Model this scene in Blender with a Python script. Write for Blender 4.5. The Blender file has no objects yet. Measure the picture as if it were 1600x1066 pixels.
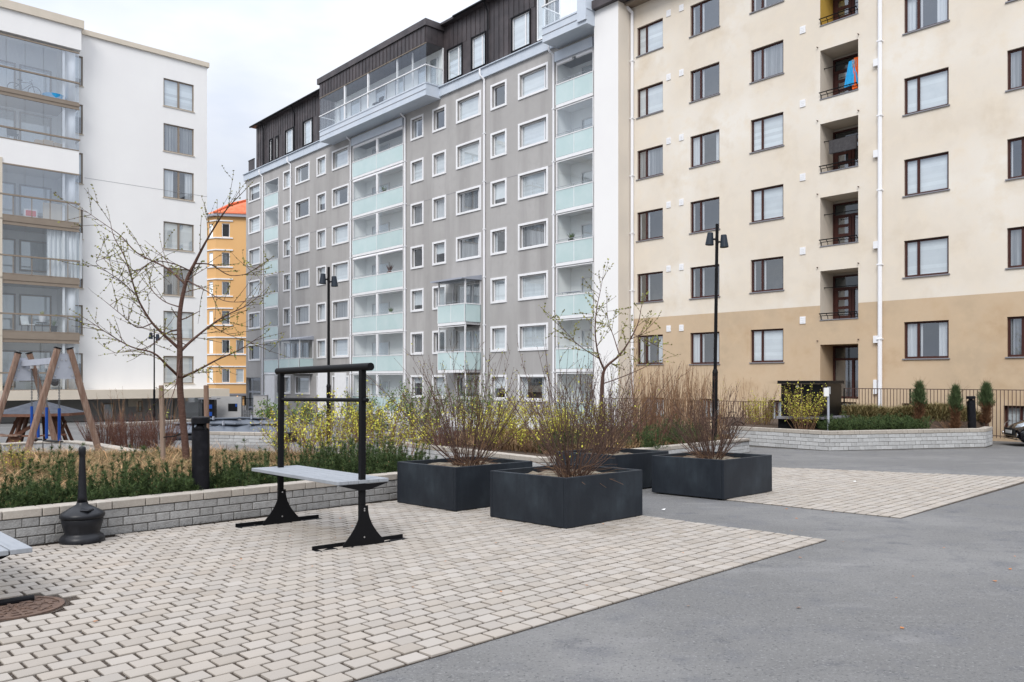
import bpy, bmesh, math, random
import numpy as np
from mathutils import Vector, Matrix
PI = math.pi
R = math.radians
sc = bpy.context.scene
COL = sc.collection

# ------------------------------------------------------------------ camera, sky, sun, exposure
F = 1240.0          # focal length in photo pixels (photo 1600 wide)
HOR = 591.0         # horizon row
H = 1.6             # eye height
SL = -0.022         # the yard falls away from the camera
cd = bpy.data.cameras.new('camera')
cam = bpy.data.objects.new('camera', cd)
COL.objects.link(cam)
cam.location = (0, 0, H)
cam.rotation_euler = (R(90), 0, 0)
cd.sensor_width = 36.0
cd.lens = 36.0 * F / 1600.0
cd.shift_y = (HOR - 533.0) / 1600.0
cd.clip_start = 0.1
cd.clip_end = 3000
sc.camera = cam
sc.render.resolution_x = 1024
sc.render.resolution_y = 682

SUN_EL, SUN_AZ = R(44), R(-165)     # azimuth of the sun measured from +Y towards +X
wd = bpy.data.worlds.new('World')
sc.world = wd
wd.use_nodes = True
nt = wd.node_tree
nt.nodes.clear()
out = nt.nodes.new('ShaderNodeOutputWorld')
bg = nt.nodes.new('ShaderNodeBackground')
sky = nt.nodes.new('ShaderNodeTexSky')
sky.sky_type = 'NISHITA'
sky.sun_disc = False
sky.sun_elevation = SUN_EL
sky.sun_rotation = SUN_AZ
sky.air_density = 1.5
tc = nt.nodes.new('ShaderNodeTexCoord')
mp = nt.nodes.new('ShaderNodeMapping')
mp.inputs['Scale'].default_value = (1.0, 1.0, 2.6)
noi = nt.nodes.new('ShaderNodeTexNoise')
noi.inputs['Scale'].default_value = 2.9
noi.inputs['Detail'].default_value = 5
noi.inputs['Roughness'].default_value = 0.52
rmp = nt.nodes.new('ShaderNodeValToRGB')
rmp.color_ramp.elements[0].position = 0.33
rmp.color_ramp.elements[0].color = (0.52, 0.575, 0.695, 1)
rmp.color_ramp.elements[1].position = 0.62
rmp.color_ramp.elements[1].color = (0.735, 0.75, 0.785, 1)
sep = nt.nodes.new('ShaderNodeSeparateXYZ')
mr = nt.nodes.new('ShaderNodeMapRange')
mr.inputs['From Min'].default_value = 0.0
mr.inputs['From Max'].default_value = 1.0
mr.inputs['To Min'].default_value = 0.66
mr.inputs['To Max'].default_value = 2.75
sq = nt.nodes.new('ShaderNodeMath'); sq.operation = 'POWER'; sq.use_clamp = True; sq.inputs[1].default_value = 1.7
vm = nt.nodes.new('ShaderNodeVectorMath')
vm.operation = 'SCALE'
sk = nt.nodes.new('ShaderNodeVectorMath')
sk.operation = 'SCALE'
sk.inputs['Scale'].default_value = 0.08
mx = nt.nodes.new('ShaderNodeMix')
mx.data_type = 'RGBA'
mx.inputs['Factor'].default_value = 0.93
L = nt.links.new
L(tc.outputs['Generated'], mp.inputs['Vector'])
L(mp.outputs['Vector'], noi.inputs['Vector'])
L(noi.outputs['Fac'], rmp.inputs['Fac'])
L(tc.outputs['Generated'], sep.inputs['Vector'])
L(sep.outputs['Z'], sq.inputs[0]); L(sq.outputs[0], mr.inputs['Value'])
L(rmp.outputs['Color'], vm.inputs[0])
L(mr.outputs['Result'], vm.inputs['Scale'])
L(sky.outputs['Color'], sk.inputs[0])
L(sk.outputs['Vector'], mx.inputs['A'])
L(vm.outputs['Vector'], mx.inputs['B'])
L(mx.outputs['Result'], bg.inputs['Color'])
bg.inputs['Strength'].default_value = 1.0
L(bg.outputs['Background'], out.inputs['Surface'])

ld = bpy.data.lights.new('sun', 'SUN')
ld.energy = 1.5
ld.angle = R(25)
ld.color = (1.0, 0.97, 0.93)
sun = bpy.data.objects.new('sun', ld)
COL.objects.link(sun)
sd = Vector((math.sin(SUN_AZ) * math.cos(SUN_EL), math.cos(SUN_AZ) * math.cos(SUN_EL), math.sin(SUN_EL)))
sun.rotation_euler = sd.to_track_quat('Z', 'Y').to_euler()
sun.location = (0, -20, 40)
vs = sc.view_settings
vs.view_transform = 'Standard'
vs.look = 'None'
vs.gamma = 1.0
vs.use_curve_mapping = False
vs.exposure = 0.58
sc.render.engine = 'CYCLES'
sc.cycles.max_bounces = 5
sc.cycles.caustics_reflective = False
sc.cycles.caustics_refractive = False
sc.cycles.transparent_max_bounces = 24

# ------------------------------------------------------------------ helpers
def G(y):
    if y > 60: return SL * 60
    if y < -20: return -SL * 20
    return SL * y

def gpt(px, py):
    """ground point seen at a photo pixel"""
    Y = H * F / (py - (HOR - F * SL))
    return ((px - 800) / F * Y, Y)

def X(px, Y): return (px - 800) / F * Y
def Z(py, Y): return H - (py - HOR) / F * Y

def mat(name, color, rough=0.8, metal=0.0, noise=None, bump=None, spec=0.3, coat=0.0, rnd=0.0, rndcol=None):
    """noise=(scale, color2, low, high) tints; bump=(scale, strength, distance); rnd = brightness spread per piece"""
    m = bpy.data.materials.new(name)
    m.use_nodes = True
    t = m.node_tree
    b = t.nodes['Principled BSDF']
    b.inputs['Roughness'].default_value = rough
    b.inputs['Metallic'].default_value = metal
    b.inputs['Specular IOR Level'].default_value = spec
    b.inputs['Coat Weight'].default_value = coat
    tcn = t.nodes.new('ShaderNodeTexCoord')
    src = None
    c = (*color, 1)
    b.inputs['Base Color'].default_value = c
    if noise:
        for ns in (noise if isinstance(noise, list) else [noise]):
            n = t.nodes.new('ShaderNodeTexNoise')
            n.inputs['Scale'].default_value = ns[0]
            n.inputs['Detail'].default_value = 6
            n.inputs['Roughness'].default_value = 0.62
            vec = tcn.outputs['Object']
            if len(ns) > 4:
                mm = t.nodes.new('ShaderNodeMapping')
                mm.inputs['Scale'].default_value = ns[4]
                t.links.new(vec, mm.inputs['Vector'])
                vec = mm.outputs['Vector']
            t.links.new(vec, n.inputs['Vector'])
            q = t.nodes.new('ShaderNodeMapRange')
            q.inputs['From Min'].default_value = ns[2]
            q.inputs['From Max'].default_value = ns[3]
            t.links.new(n.outputs['Fac'], q.inputs['Value'])
            x = t.nodes.new('ShaderNodeMix')
            x.data_type = 'RGBA'
            t.links.new(q.outputs['Result'], x.inputs['Factor'])
            if src: t.links.new(src, x.inputs['A'])
            else: x.inputs['A'].default_value = c
            x.inputs['B'].default_value = (*ns[1], 1)
            src = x.outputs['Result']
    if rnd or rndcol:
        oi = t.nodes.new('ShaderNodeObjectInfo')
        ge = t.nodes.new('ShaderNodeNewGeometry')
        ad = t.nodes.new('ShaderNodeMath'); ad.operation = 'ADD'
        fr = t.nodes.new('ShaderNodeMath'); fr.operation = 'FRACT'
        t.links.new(oi.outputs['Random'], ad.inputs[0])
        t.links.new(ge.outputs['Random Per Island'], ad.inputs[1])
        t.links.new(ad.outputs[0], fr.inputs[0])
        if rndcol:
            x = t.nodes.new('ShaderNodeMix'); x.data_type = 'RGBA'
            t.links.new(fr.outputs[0], x.inputs['Factor'])
            if src: t.links.new(src, x.inputs['A'])
            else: x.inputs['A'].default_value = c
            x.inputs['B'].default_value = (*rndcol, 1)
            src = x.outputs['Result']
        if rnd:
            q = t.nodes.new('ShaderNodeMapRange')
            q.inputs['To Min'].default_value = 1 - rnd
            q.inputs['To Max'].default_value = 1 + rnd
            m7 = t.nodes.new('ShaderNodeMath'); m7.operation = 'MULTIPLY'; m7.inputs[1].default_value = 7.13
            f2 = t.nodes.new('ShaderNodeMath'); f2.operation = 'FRACT'
            t.links.new(fr.outputs[0], m7.inputs[0]); t.links.new(m7.outputs[0], f2.inputs[0])
            t.links.new(f2.outputs[0], q.inputs['Value'])
            v = t.nodes.new('ShaderNodeVectorMath'); v.operation = 'SCALE'
            if src: t.links.new(src, v.inputs[0])
            else: v.inputs[0].default_value = color
            t.links.new(q.outputs['Result'], v.inputs['Scale'])
            src = v.outputs['Vector']
    if src: t.links.new(src, b.inputs['Base Color'])
    if bump:
        n = t.nodes.new('ShaderNodeTexNoise')
        n.inputs['Scale'].default_value = bump[0]
        n.inputs['Detail'].default_value = 5
        t.links.new(tcn.outputs['Object'], n.inputs['Vector'])
        bp = t.nodes.new('ShaderNodeBump')
        bp.inputs['Strength'].default_value = bump[1]
        bp.inputs['Distance'].default_value = bump[2]
        t.links.new(n.outputs['Fac'], bp.inputs['Height'])
        t.links.new(bp.outputs['Normal'], b.inputs['Normal'])
    return m

def glassmat(name, tint, rough=0.02, base=0.06, ior=1.5, body=None, bodyfac=0.0):
    """see-through pane: tinted transparency, mirror reflection by angle, optional milky body"""
    m = bpy.data.materials.new(name)
    m.use_nodes = True
    t = m.node_tree
    t.nodes.clear()
    o = t.nodes.new('ShaderNodeOutputMaterial')
    tr = t.nodes.new('ShaderNodeBsdfTransparent'); tr.inputs['Color'].default_value = (*tint, 1)
    gl = t.nodes.new('ShaderNodeBsdfGlossy'); gl.inputs['Roughness'].default_value = rough
    gl.inputs['Color'].default_value = (0.9, 0.95, 1.0, 1)
    lw = t.nodes.new('ShaderNodeLayerWeight'); lw.inputs['Blend'].default_value = 0.5
    fr = t.nodes.new('ShaderNodeMath'); fr.operation = 'POWER'; fr.inputs[1].default_value = 4.0   # same from both sides of the pane
    t.links.new(lw.outputs['Facing'], fr.inputs[0])
    ad = t.nodes.new('ShaderNodeMath'); ad.operation = 'ADD'; ad.use_clamp = True; ad.inputs[1].default_value = base
    mxs = t.nodes.new('ShaderNodeMixShader')
    t.links.new(fr.outputs[0], ad.inputs[0]); t.links.new(ad.outputs[0], mxs.inputs[0])
    first = tr.outputs[0]
    if body:
        df = t.nodes.new('ShaderNodeBsdfDiffuse'); df.inputs['Color'].default_value = (*body, 1)
        m2 = t.nodes.new('ShaderNodeMixShader'); m2.inputs[0].default_value = bodyfac
        t.links.new(tr.outputs[0], m2.inputs[1]); t.links.new(df.outputs[0], m2.inputs[2])
        first = m2.outputs[0]
    t.links.new(first, mxs.inputs[1]); t.links.new(gl.outputs[0], mxs.inputs[2])
    t.links.new(mxs.outputs[0], o.inputs['Surface'])
    return m

class MB:
    def __init__(s): s.v = []; s.f = []
    def quad(s, a, b, c, d):
        n = len(s.v); s.v += [a, b, c, d]; s.f.append((n, n+1, n+2, n+3))
    def poly(s, pts):
        n = len(s.v); s.v += list(pts); s.f.append(tuple(range(n, n+len(pts))))
    def box(s, x0, x1, y0, y1, z0, z1):
        n = len(s.v)
        s.v += [(x0,y0,z0),(x1,y0,z0),(x1,y1,z0),(x0,y1,z0),(x0,y0,z1),(x1,y0,z1),(x1,y1,z1),(x0,y1,z1)]
        s.f += [(n,n+3,n+2,n+1),(n+4,n+5,n+6,n+7),(n,n+1,n+5,n+4),(n+1,n+2,n+6,n+5),(n+2,n+3,n+7,n+6),(n+3,n,n+4,n+7)]
    def obox(s, a, b, w, h, up=(0,0,1)):
        """bar with rectangular section from a to b"""
        a = Vector(a); b = Vector(b); d = (b-a).normalized(); up = Vector(up)
        sd_ = d.cross(up)
        if sd_.length < 1e-4: sd_ = d.cross(Vector((1,0,0)))
        sd_.normalize(); u2 = sd_.cross(d).normalized()
        n = len(s.v)
        for p in (a, b):
            for (i, j) in ((-1,-1),(1,-1),(1,1),(-1,1)):
                s.v.append(tuple(p + sd_*i*w/2 + u2*j*h/2))
        s.f += [(n,n+1,n+2,n+3),(n+7,n+6,n+5,n+4)] + [(n+i, n+4+i, n+4+(i+1)%4, n+(i+1)%4) for i in range(4)]
    def tube(s, pts, r0, r1=None, k=6, cap=True):
        if r1 is None: r1 = r0
        P_ = [Vector(p) for p in pts]; m = len(P_); n0 = len(s.v)
        prev = None
        for i, p in enumerate(P_):
            d = (P_[min(i+1, m-1)] - P_[max(i-1, 0)])
            if d.length < 1e-9: d = Vector((0,0,1))
            d.normalize()
            if prev is None:
                a = d.cross(Vector((0.31,0.17,0.93)));
                if a.length < 1e-3: a = d.cross(Vector((1,0,0)))
            else: a = prev - d*prev.dot(d)
            if a.length < 1e-6: a = d.cross(Vector((1,0,0)))
            a.normalize(); prev = a; b = d.cross(a)
            r = r0[i] if isinstance(r0, (list, tuple)) else r0 + (r1-r0)*i/max(1, m-1)
            for j in range(k):
                t_ = 2*PI*j/k
                s.v.append(tuple(p + a*(r*math.cos(t_)) + b*(r*math.sin(t_))))
        for i in range(m-1):
            for j in range(k):
                s.f.append((n0+i*k+j, n0+i*k+(j+1)%k, n0+(i+1)*k+(j+1)%k, n0+(i+1)*k+j))
        if cap and k > 3:
            s.f.append(tuple(n0+j for j in range(k))[::-1]); s.f.append(tuple(n0+(m-1)*k+j for j in range(k)))
    def lathe(s, prof, k=24, c=(0,0,0)):
        n0 = len(s.v); m = len(prof)
        for r, z in prof:
            for j in range(k):
                t_ = 2*PI*j/k; s.v.append((c[0]+r*math.cos(t_), c[1]+r*math.sin(t_), c[2]+z))
        for i in range(m-1):
            for j in range(k):
                s.f.append((n0+i*k+j, n0+i*k+(j+1)%k, n0+(i+1)*k+(j+1)%k, n0+(i+1)*k+j))
        s.f.append(tuple(n0+(m-1)*k+j for j in range(k))); s.f.append(tuple(n0+j for j in range(k))[::-1])
    def mesh(s, name, m, smooth=False):
        me = bpy.data.meshes.new(name); me.from_pydata([tuple(v) for v in s.v], [], s.f)
        if m: me.materials.append(m)
        if smooth: me.polygons.foreach_set('use_smooth', [True]*len(me.polygons))
        me.update(); return me
    def build(s, name, m, parent=None, loc=(0,0,0), rot=(0,0,0), smooth=False, bevel=0, segs=1):
        o = link(name, s.mesh(name, m, smooth), parent, loc, rot)
        if bevel:
            b = o.modifiers.new('bevel', 'BEVEL'); b.width = bevel; b.segments = segs; b.limit_method = 'ANGLE'
        return o

def link(name, me, parent=None, loc=(0,0,0), rot=(0,0,0)):
    o = bpy.data.objects.new(name, me); COL.objects.link(o)
    o.location = loc; o.rotation_euler = rot
    if parent is not None: o.parent = parent
    return o

def npmesh(name, verts, faces, m, parent=None, loc=(0,0,0)):
    """verts Nx3, faces MxK"""
    me = bpy.data.meshes.new(name)
    verts = np.asarray(verts, dtype=np.float32); faces = np.asarray(faces, dtype=np.int32)
    me.vertices.add(len(verts)); me.vertices.foreach_set('co', verts.ravel())
    k = faces.shape[1]
    me.loops.add(faces.size); me.loops.foreach_set('vertex_index', faces.ravel())
    me.polygons.add(len(faces)); me.polygons.foreach_set('loop_start', np.arange(0, faces.size, k, dtype=np.int32))
    try: me.polygons.foreach_set('loop_total', np.full(len(faces), k, dtype=np.int32))
    except Exception: pass
    me.materials.append(m); me.update(calc_edges=True)
    return link(name, me, parent, loc)

def tag(o, label=None, cat=None, group=None, kind=None):
    if label: o['label'] = label
    if cat: o['category'] = cat
    if group: o['group'] = group
    if kind: o['kind'] = kind
    return o

def thing(name, label, cat, loc=(0,0,0), rz=0, group=None, rot=None):
    o = link(name, None, None, loc, rot or (0,0,rz))
    o.empty_display_size = 0.2
    return tag(o, label, cat, group)

def copy_tree(o, parent=None):
    c = o.copy(); COL.objects.link(c); c.parent = parent
    for ch in list(o.children): copy_tree(ch, c)
    return c

# ------------------------------------------------------------------ materials
M = {}
M['asphalt'] = mat('asphalt', (0.142,0.139,0.135), 0.9, noise=[(0.30,(0.185,0.181,0.175),0.44,0.62),(2.3,(0.125,0.125,0.13),0.50,0.72),(0.9,(0.20,0.195,0.19),0.56,0.72,(1,3,1)),(1.7,(0.10,0.10,0.105),0.58,0.72,(1,1.6,1)),(52,(0.235,0.232,0.226),0.56,0.68),(46,(0.07,0.07,0.07),0.56,0.68)], bump=(110,0.8,0.012))
M['joint'] = mat('joint_sand', (0.045,0.032,0.022), 0.95, noise=[(90,(0.20,0.20,0.205),0.56,0.7)], bump=(160,0.7,0.006))
M['paver'] = mat('paver_concrete', (0.315,0.277,0.235), 0.85, noise=[(0.6,(0.235,0.197,0.156),0.5,0.72),(0.35,(0.35,0.285,0.225),0.58,0.70),(4,(0.30,0.268,0.23),0.52,0.7),(180,(0.28,0.265,0.25),0.56,0.75)], bump=(200,0.25,0.002), rnd=0.085, rndcol=(0.325,0.295,0.262))
M['brick'] = mat('wall_block', (0.30,0.295,0.285), 0.9, noise=[(7,(0.22,0.21,0.20),0.45,0.7),(45,(0.38,0.37,0.36),0.55,0.75)], bump=(35,0.8,0.012), rnd=0.13)
M['cap'] = mat('cap_block', (0.365,0.33,0.285), 0.9, noise=[(6,(0.33,0.29,0.25),0.45,0.7),(50,(0.46,0.43,0.39),0.55,0.75)], bump=(35,0.6,0.008), rnd=0.08)
M['brick_far'] = mat('pale_block', (0.42,0.42,0.415), 0.9, noise=[(5,(0.36,0.355,0.345),0.5,0.7)], bump=(30,0.5,0.01), rnd=0.12)
M['mortar'] = mat('wall_core', (0.13,0.12,0.11), 0.95, noise=(20,(0.18,0.17,0.15),0.4,0.7))
M['soil'] = mat('soil', (0.075,0.052,0.038), 0.95, noise=(25,(0.15,0.11,0.08),0.5,0.7), bump=(30,1,0.03))
M['planter'] = mat('planter_steel', (0.014,0.0175,0.023), 0.5, 0.0, noise=[(1.6,(0.034,0.043,0.052),0.48,0.78,(1,1,0.8)),(14,(0.018,0.022,0.028),0.5,0.7,(1,1,0.1))], spec=0.22, bump=(6,0.05,0.01))
M['black'] = mat('black_paint', (0.006,0.006,0.007), 0.5, spec=0.12, bump=(90,0.1,0.002))
M['blackrough'] = mat('black_plastic', (0.007,0.007,0.009), 0.5, spec=0.14, noise=(8,(0.016,0.016,0.02),0.5,0.75))
M['ash'] = mat('ashtray_plastic', (0.009,0.0095,0.012), 0.38, spec=0.28, noise=(9,(0.018,0.019,0.023),0.5,0.75))
M['graywood'] = mat('gray_board', (0.27,0.285,0.305), 0.6, noise=[(3,(0.225,0.24,0.26),0.45,0.7,(1,9,1)),(30,(0.27,0.28,0.28),0.62,0.75)], bump=(40,0.15,0.003))
M['bolt'] = mat('bolt_steel', (0.6,0.6,0.6), 0.3, 1.0)
M['rust'] = mat('rusty_iron', (0.115,0.078,0.062), 0.85, 0.2, noise=(30,(0.17,0.11,0.08),0.4,0.7), bump=(60,0.5,0.005))
M['grayplaster'] = mat('gray_plaster', (0.37,0.357,0.347), 0.92, noise=[(0.16,(0.42,0.407,0.397),0.4,0.65),(0.5,(0.30,0.288,0.28),0.52,0.75,(1,1,0.18)),(0.7,(0.31,0.298,0.29),0.5,0.7,(1,1,0.1)),(2.2,(0.36,0.348,0.338),0.5,0.75)], bump=(30,0.12,0.004))
M['beigeplaster'] = mat('cream_plaster', (0.67,0.60,0.505), 0.92, noise=[(0.20,(0.745,0.70,0.63),0.44,0.62),(0.5,(0.62,0.535,0.425),0.52,0.72),(1.6,(0.70,0.62,0.51),0.45,0.7)], bump=(25,0.10,0.004))
M['tanplaster'] = mat('tan_plaster', (0.475,0.365,0.25), 0.92, noise=[(0.25,(0.58,0.44,0.30),0.42,0.66),(0.5,(0.44,0.31,0.19),0.5,0.72),(1.6,(0.54,0.41,0.275),0.45,0.7)], bump=(25,0.10,0.004))
M['creamside'] = mat('pale_cream_plaster', (0.70,0.635,0.55), 0.92, noise=(0.5,(0.66,0.60,0.52),0.4,0.7), bump=(60,0.2,0.005))
M['whiteplaster'] = mat('white_plaster', (0.80,0.79,0.775), 0.9, noise=[(0.15,(0.77,0.755,0.745),0.42,0.65),(0.6,(0.76,0.75,0.74),0.5,0.75,(1,1,0.15))])
M['loggia'] = mat('loggia_plaster', (0.60,0.54,0.46), 0.92, noise=(1,(0.55,0.49,0.42),0.4,0.7))
M['yellowplaster'] = mat('ochre_plaster', (0.50,0.33,0.07), 0.92)
M['orange'] = mat('orange_plaster', (0.70,0.42,0.185), 0.9, noise=(0.25,(0.66,0.385,0.165),0.4,0.7), bump=(40,0.15,0.005))
M['whitetrim'] = mat('white_trim', (0.78,0.78,0.79), 0.5, noise=(3,(0.72,0.72,0.73),0.45,0.7))
M['whitepaint'] = mat('white_paint', (0.80,0.80,0.82), 0.45)
M['brownframe'] = mat('brown_frame', (0.048,0.018,0.015), 0.5, spec=0.2, noise=(6,(0.065,0.023,0.018),0.4,0.7))
M['taupe'] = mat('taupe_metal', (0.235,0.19,0.15), 0.5, noise=(1.5,(0.26,0.215,0.17),0.4,0.7))
M['taupepale'] = mat('sand_metal', (0.60,0.53,0.44), 0.6, noise=(1.5,(0.56,0.50,0.41),0.4,0.7))
M['darkmetal'] = mat('dark_cladding', (0.042,0.036,0.039), 0.5, 0.1, noise=(0.8,(0.085,0.07,0.072),0.4,0.7), spec=0.5, rnd=0.10)
M['bluemetal'] = mat('pale_blue_metal', (0.50,0.555,0.625), 0.5, 0.0, noise=(1.2,(0.56,0.605,0.665),0.4,0.7), spec=0.4)
M['grayroof'] = mat('gray_canopy', (0.33,0.35,0.40), 0.6)
M['sill'] = mat('sill_metal', (0.23,0.23,0.25), 0.5, 0.2)
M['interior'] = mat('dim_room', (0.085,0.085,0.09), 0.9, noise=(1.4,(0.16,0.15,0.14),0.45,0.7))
M['balcwall'] = mat('balcony_white', (0.88,0.90,0.90), 0.8)
M['blind'] = mat('window_blind', (0.86,0.90,0.91), 0.8, noise=(2,(0.76,0.81,0.83),0.45,0.75), rnd=0.12)
M['curtain'] = mat('gray_curtain', (0.30,0.31,0.32), 0.9, noise=(3,(0.16,0.16,0.17),0.4,0.7,(14,1,0.3)), rnd=0.35)
M['whitecurtain'] = mat('white_curtain', (0.75,0.76,0.77), 0.9, noise=(3,(0.52,0.55,0.58),0.4,0.7,(16,1,0.2)))
M['mint'] = mat('mint_glass', (0.47,0.60,0.60), 0.16, spec=0.6, noise=(0.7,(0.54,0.65,0.65),0.4,0.7), coat=0.3, rnd=0.05)
M['pane'] = glassmat('window_glass', (0.93,0.955,0.97), base=0.24)
M['clear'] = glassmat('clear_glazing', (0.975,0.99,0.988), base=0.07)
M['clear2'] = glassmat('pale_glazing', (0.93,0.96,0.97), base=0.17)
M['skyglass'] = glassmat('reflecting_glazing', (0.92,0.95,0.97), base=0.30)
M['darkpane'] = glassmat('dark_glass', (0.50,0.56,0.56), base=0.10)
M['wood'] = mat('weathered_wood', (0.175,0.105,0.075), 0.8, noise=[(4,(0.28,0.20,0.155),0.45,0.7,(6,6,0.6)),(16,(0.10,0.06,0.045),0.6,0.75)], bump=(30,0.4,0.006))
M['woodpale'] = mat('grayed_wood', (0.27,0.20,0.155), 0.85, noise=[(5,(0.20,0.14,0.105),0.45,0.7,(6,6,0.5))], bump=(30,0.4,0.006))
M['redwood'] = mat('stained_wood', (0.13,0.058,0.036), 0.75, noise=(5,(0.17,0.085,0.055),0.45,0.7))
M['steel'] = mat('painted_steel', (0.40,0.42,0.47), 0.45, 0.2, noise=(4,(0.35,0.37,0.42),0.4,0.7))
M['chain'] = mat('chain_steel', (0.22,0.23,0.24), 0.4, 0.8)
M['blue'] = mat('blue_plastic', (0.005,0.05,0.26), 0.4)
M['shingle'] = mat('roof_felt', (0.05,0.055,0.068), 0.85, noise=(6,(0.075,0.08,0.095),0.4,0.7))
M['bin'] = mat('bin_plastic', (0.075,0.088,0.11), 0.36, spec=0.5, noise=(4,(0.05,0.06,0.075),0.45,0.7))
M['binbody'] = mat('bin_body', (0.02,0.022,0.027), 0.5)
M['tile'] = mat('roof_tile', (0.55,0.13,0.055), 0.8, rnd=0.14, noise=(3,(0.62,0.19,0.09),0.4,0.7))
M['bark'] = mat('bark', (0.075,0.038,0.028), 0.85, noise=(14,(0.125,0.075,0.058),0.45,0.7,(1,1,3)), bump=(40,0.6,0.006))
M['twig'] = mat('twig', (0.085,0.050,0.037), 0.85, rnd=0.3)
M['twigpale'] = mat('pale_twig', (0.20,0.115,0.065), 0.85, rnd=0.3)
M['twigred'] = mat('red_twig', (0.125,0.058,0.042), 0.85, rnd=0.3)
M['twigtan'] = mat('tan_twig', (0.27,0.16,0.09), 0.85, rnd=0.3)
M['bud'] = mat('green_bud', (0.20,0.23,0.05), 0.8, rnd=0.3, rndcol=(0.30,0.27,0.09))
M['yleaf'] = mat('yellow_leaf', (0.58,0.52,0.06), 0.7, rnd=0.3, rndcol=(0.34,0.36,0.06))
M['gleaf'] = mat('green_leaf', (0.08,0.13,0.03), 0.7, rnd=0.3, rndcol=(0.12,0.19,0.05))
M['needle'] = mat('pine_needle', (0.026,0.052,0.018), 0.75, rnd=0.55, rndcol=(0.078,0.112,0.034))
M['needletan'] = mat('pine_bud', (0.32,0.19,0.10), 0.8, rnd=0.3)
M['juniper'] = mat('juniper', (0.055,0.09,0.035), 0.8, rnd=0.35, rndcol=(0.085,0.115,0.045))
M['junbrown'] = mat('dry_juniper', (0.14,0.07,0.035), 0.9, rnd=0.35)
M['grass'] = mat('dry_grass', (0.26,0.155,0.075), 0.85, rnd=0.5, rndcol=(0.12,0.085,0.035))
M['grasspale'] = mat('pale_grass', (0.42,0.285,0.16), 0.85, rnd=0.35, rndcol=(0.42,0.22,0.10))
M['grassgreen'] = mat('olive_grass', (0.11,0.11,0.035), 0.85, rnd=0.4, rndcol=(0.26,0.19,0.09))
M['carblack'] = mat('car_paint', (0.004,0.004,0.006), 0.2, spec=0.4, coat=0.4)
M['rubber'] = mat('tyre', (0.012,0.012,0.012), 0.8)
M['chrome'] = mat('chrome', (0.55,0.56,0.58), 0.15, 1.0)
M['lampglass'] = mat('headlight', (0.45,0.5,0.55), 0.1, spec=0.8, coat=1)
M['blackgloss'] = mat('black_panel', (0.006,0.006,0.007), 0.3, spec=0.2)
M['graywall'] = mat('gray_render', (0.34,0.335,0.33), 0.9, noise=(2,(0.30,0.295,0.29),0.4,0.7))
M['red'] = mat('red_plastic', (0.62,0.03,0.02), 0.5)
M['orangecloth'] = mat('orange_cloth', (0.75,0.12,0.012), 0.85)
M['bluecloth'] = mat('blue_cloth', (0.02,0.34,0.68), 0.8, noise=(9,(0.02,0.26,0.55),0.4,0.7))
M['graycloth'] = mat('gray_cloth', (0.055,0.052,0.055), 0.9, noise=(12,(0.08,0.078,0.08),0.4,0.7))
M['plasticwhite'] = mat('white_plastic', (0.72,0.72,0.70), 0.5)
M['leaflitter'] = mat('dry_leaf', (0.42,0.17,0.06), 0.8, rnd=0.3)
M['terra'] = mat('terracotta', (0.42,0.17,0.09), 0.8)
em = bpy.data.materials.new('lamp_glow'); em.use_nodes = True
em.node_tree.nodes['Principled BSDF'].inputs['Emission Color'].default_value = (1, 0.45, 0.08, 1)
em.node_tree.nodes['Principled BSDF'].inputs['Emission Strength'].default_value = 2.5
em.node_tree.nodes['Principled BSDF'].inputs['Base Color'].default_value = (0.8, 0.4, 0.1, 1)
M['glow'] = em

# ------------------------------------------------------------------ ground
mb = MB()
rows = [(-80, G(-20)), (-20, G(-20)), (60, G(60)), (1200, G(60))]
xs = [-900, -60, 0, 60, 900]
for i in range(3):
    for j in range(4):
        (y0, z0), (y1, z1) = rows[i], rows[i+1]
        mb.quad((xs[j], y0, z0), (xs[j+1], y0, z0), (xs[j+1], y1, z1), (xs[j], y1, z1))
tag(mb.build('ground', M['asphalt']), 'grey asphalt yard surface sloping gently away', kind='structure')

# ------------------------------------------------------------------ paving
TH = 0.7805
V = (math.cos(TH), math.sin(TH))          # course direction
U = (-math.sin(TH), math.cos(TH))         # across the courses
PV, PU = 0.180, 0.150
def inside(p, poly):
    c = False; n = len(poly)
    for i in range(n):
        x1, y1 = poly[i]; x2, y2 = poly[(i+1) % n]
        if (y1 > p[1]) != (y2 > p[1]) and p[0] < (x2-x1)*(p[1]-y1)/(y2-y1)+x1: c = not c
    return c
def chamfer_mesh(name, lx, ly, lz, c, m):
    bm = bmesh.new(); bmesh.ops.create_cube(bm, size=1)
    bmesh.ops.scale(bm, vec=(lx, ly, lz), verts=bm.verts)
    bmesh.ops.bevel(bm, geom=bm.edges[:], offset=c, segments=1, affect='EDGES')
    me = bpy.data.meshes.new(name); bm.to_mesh(me); bm.free(); me.materials.append(m); return me
WALLP0, WALLP1 = (-6.9, 6.42), (-0.95, 13.19)
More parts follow.
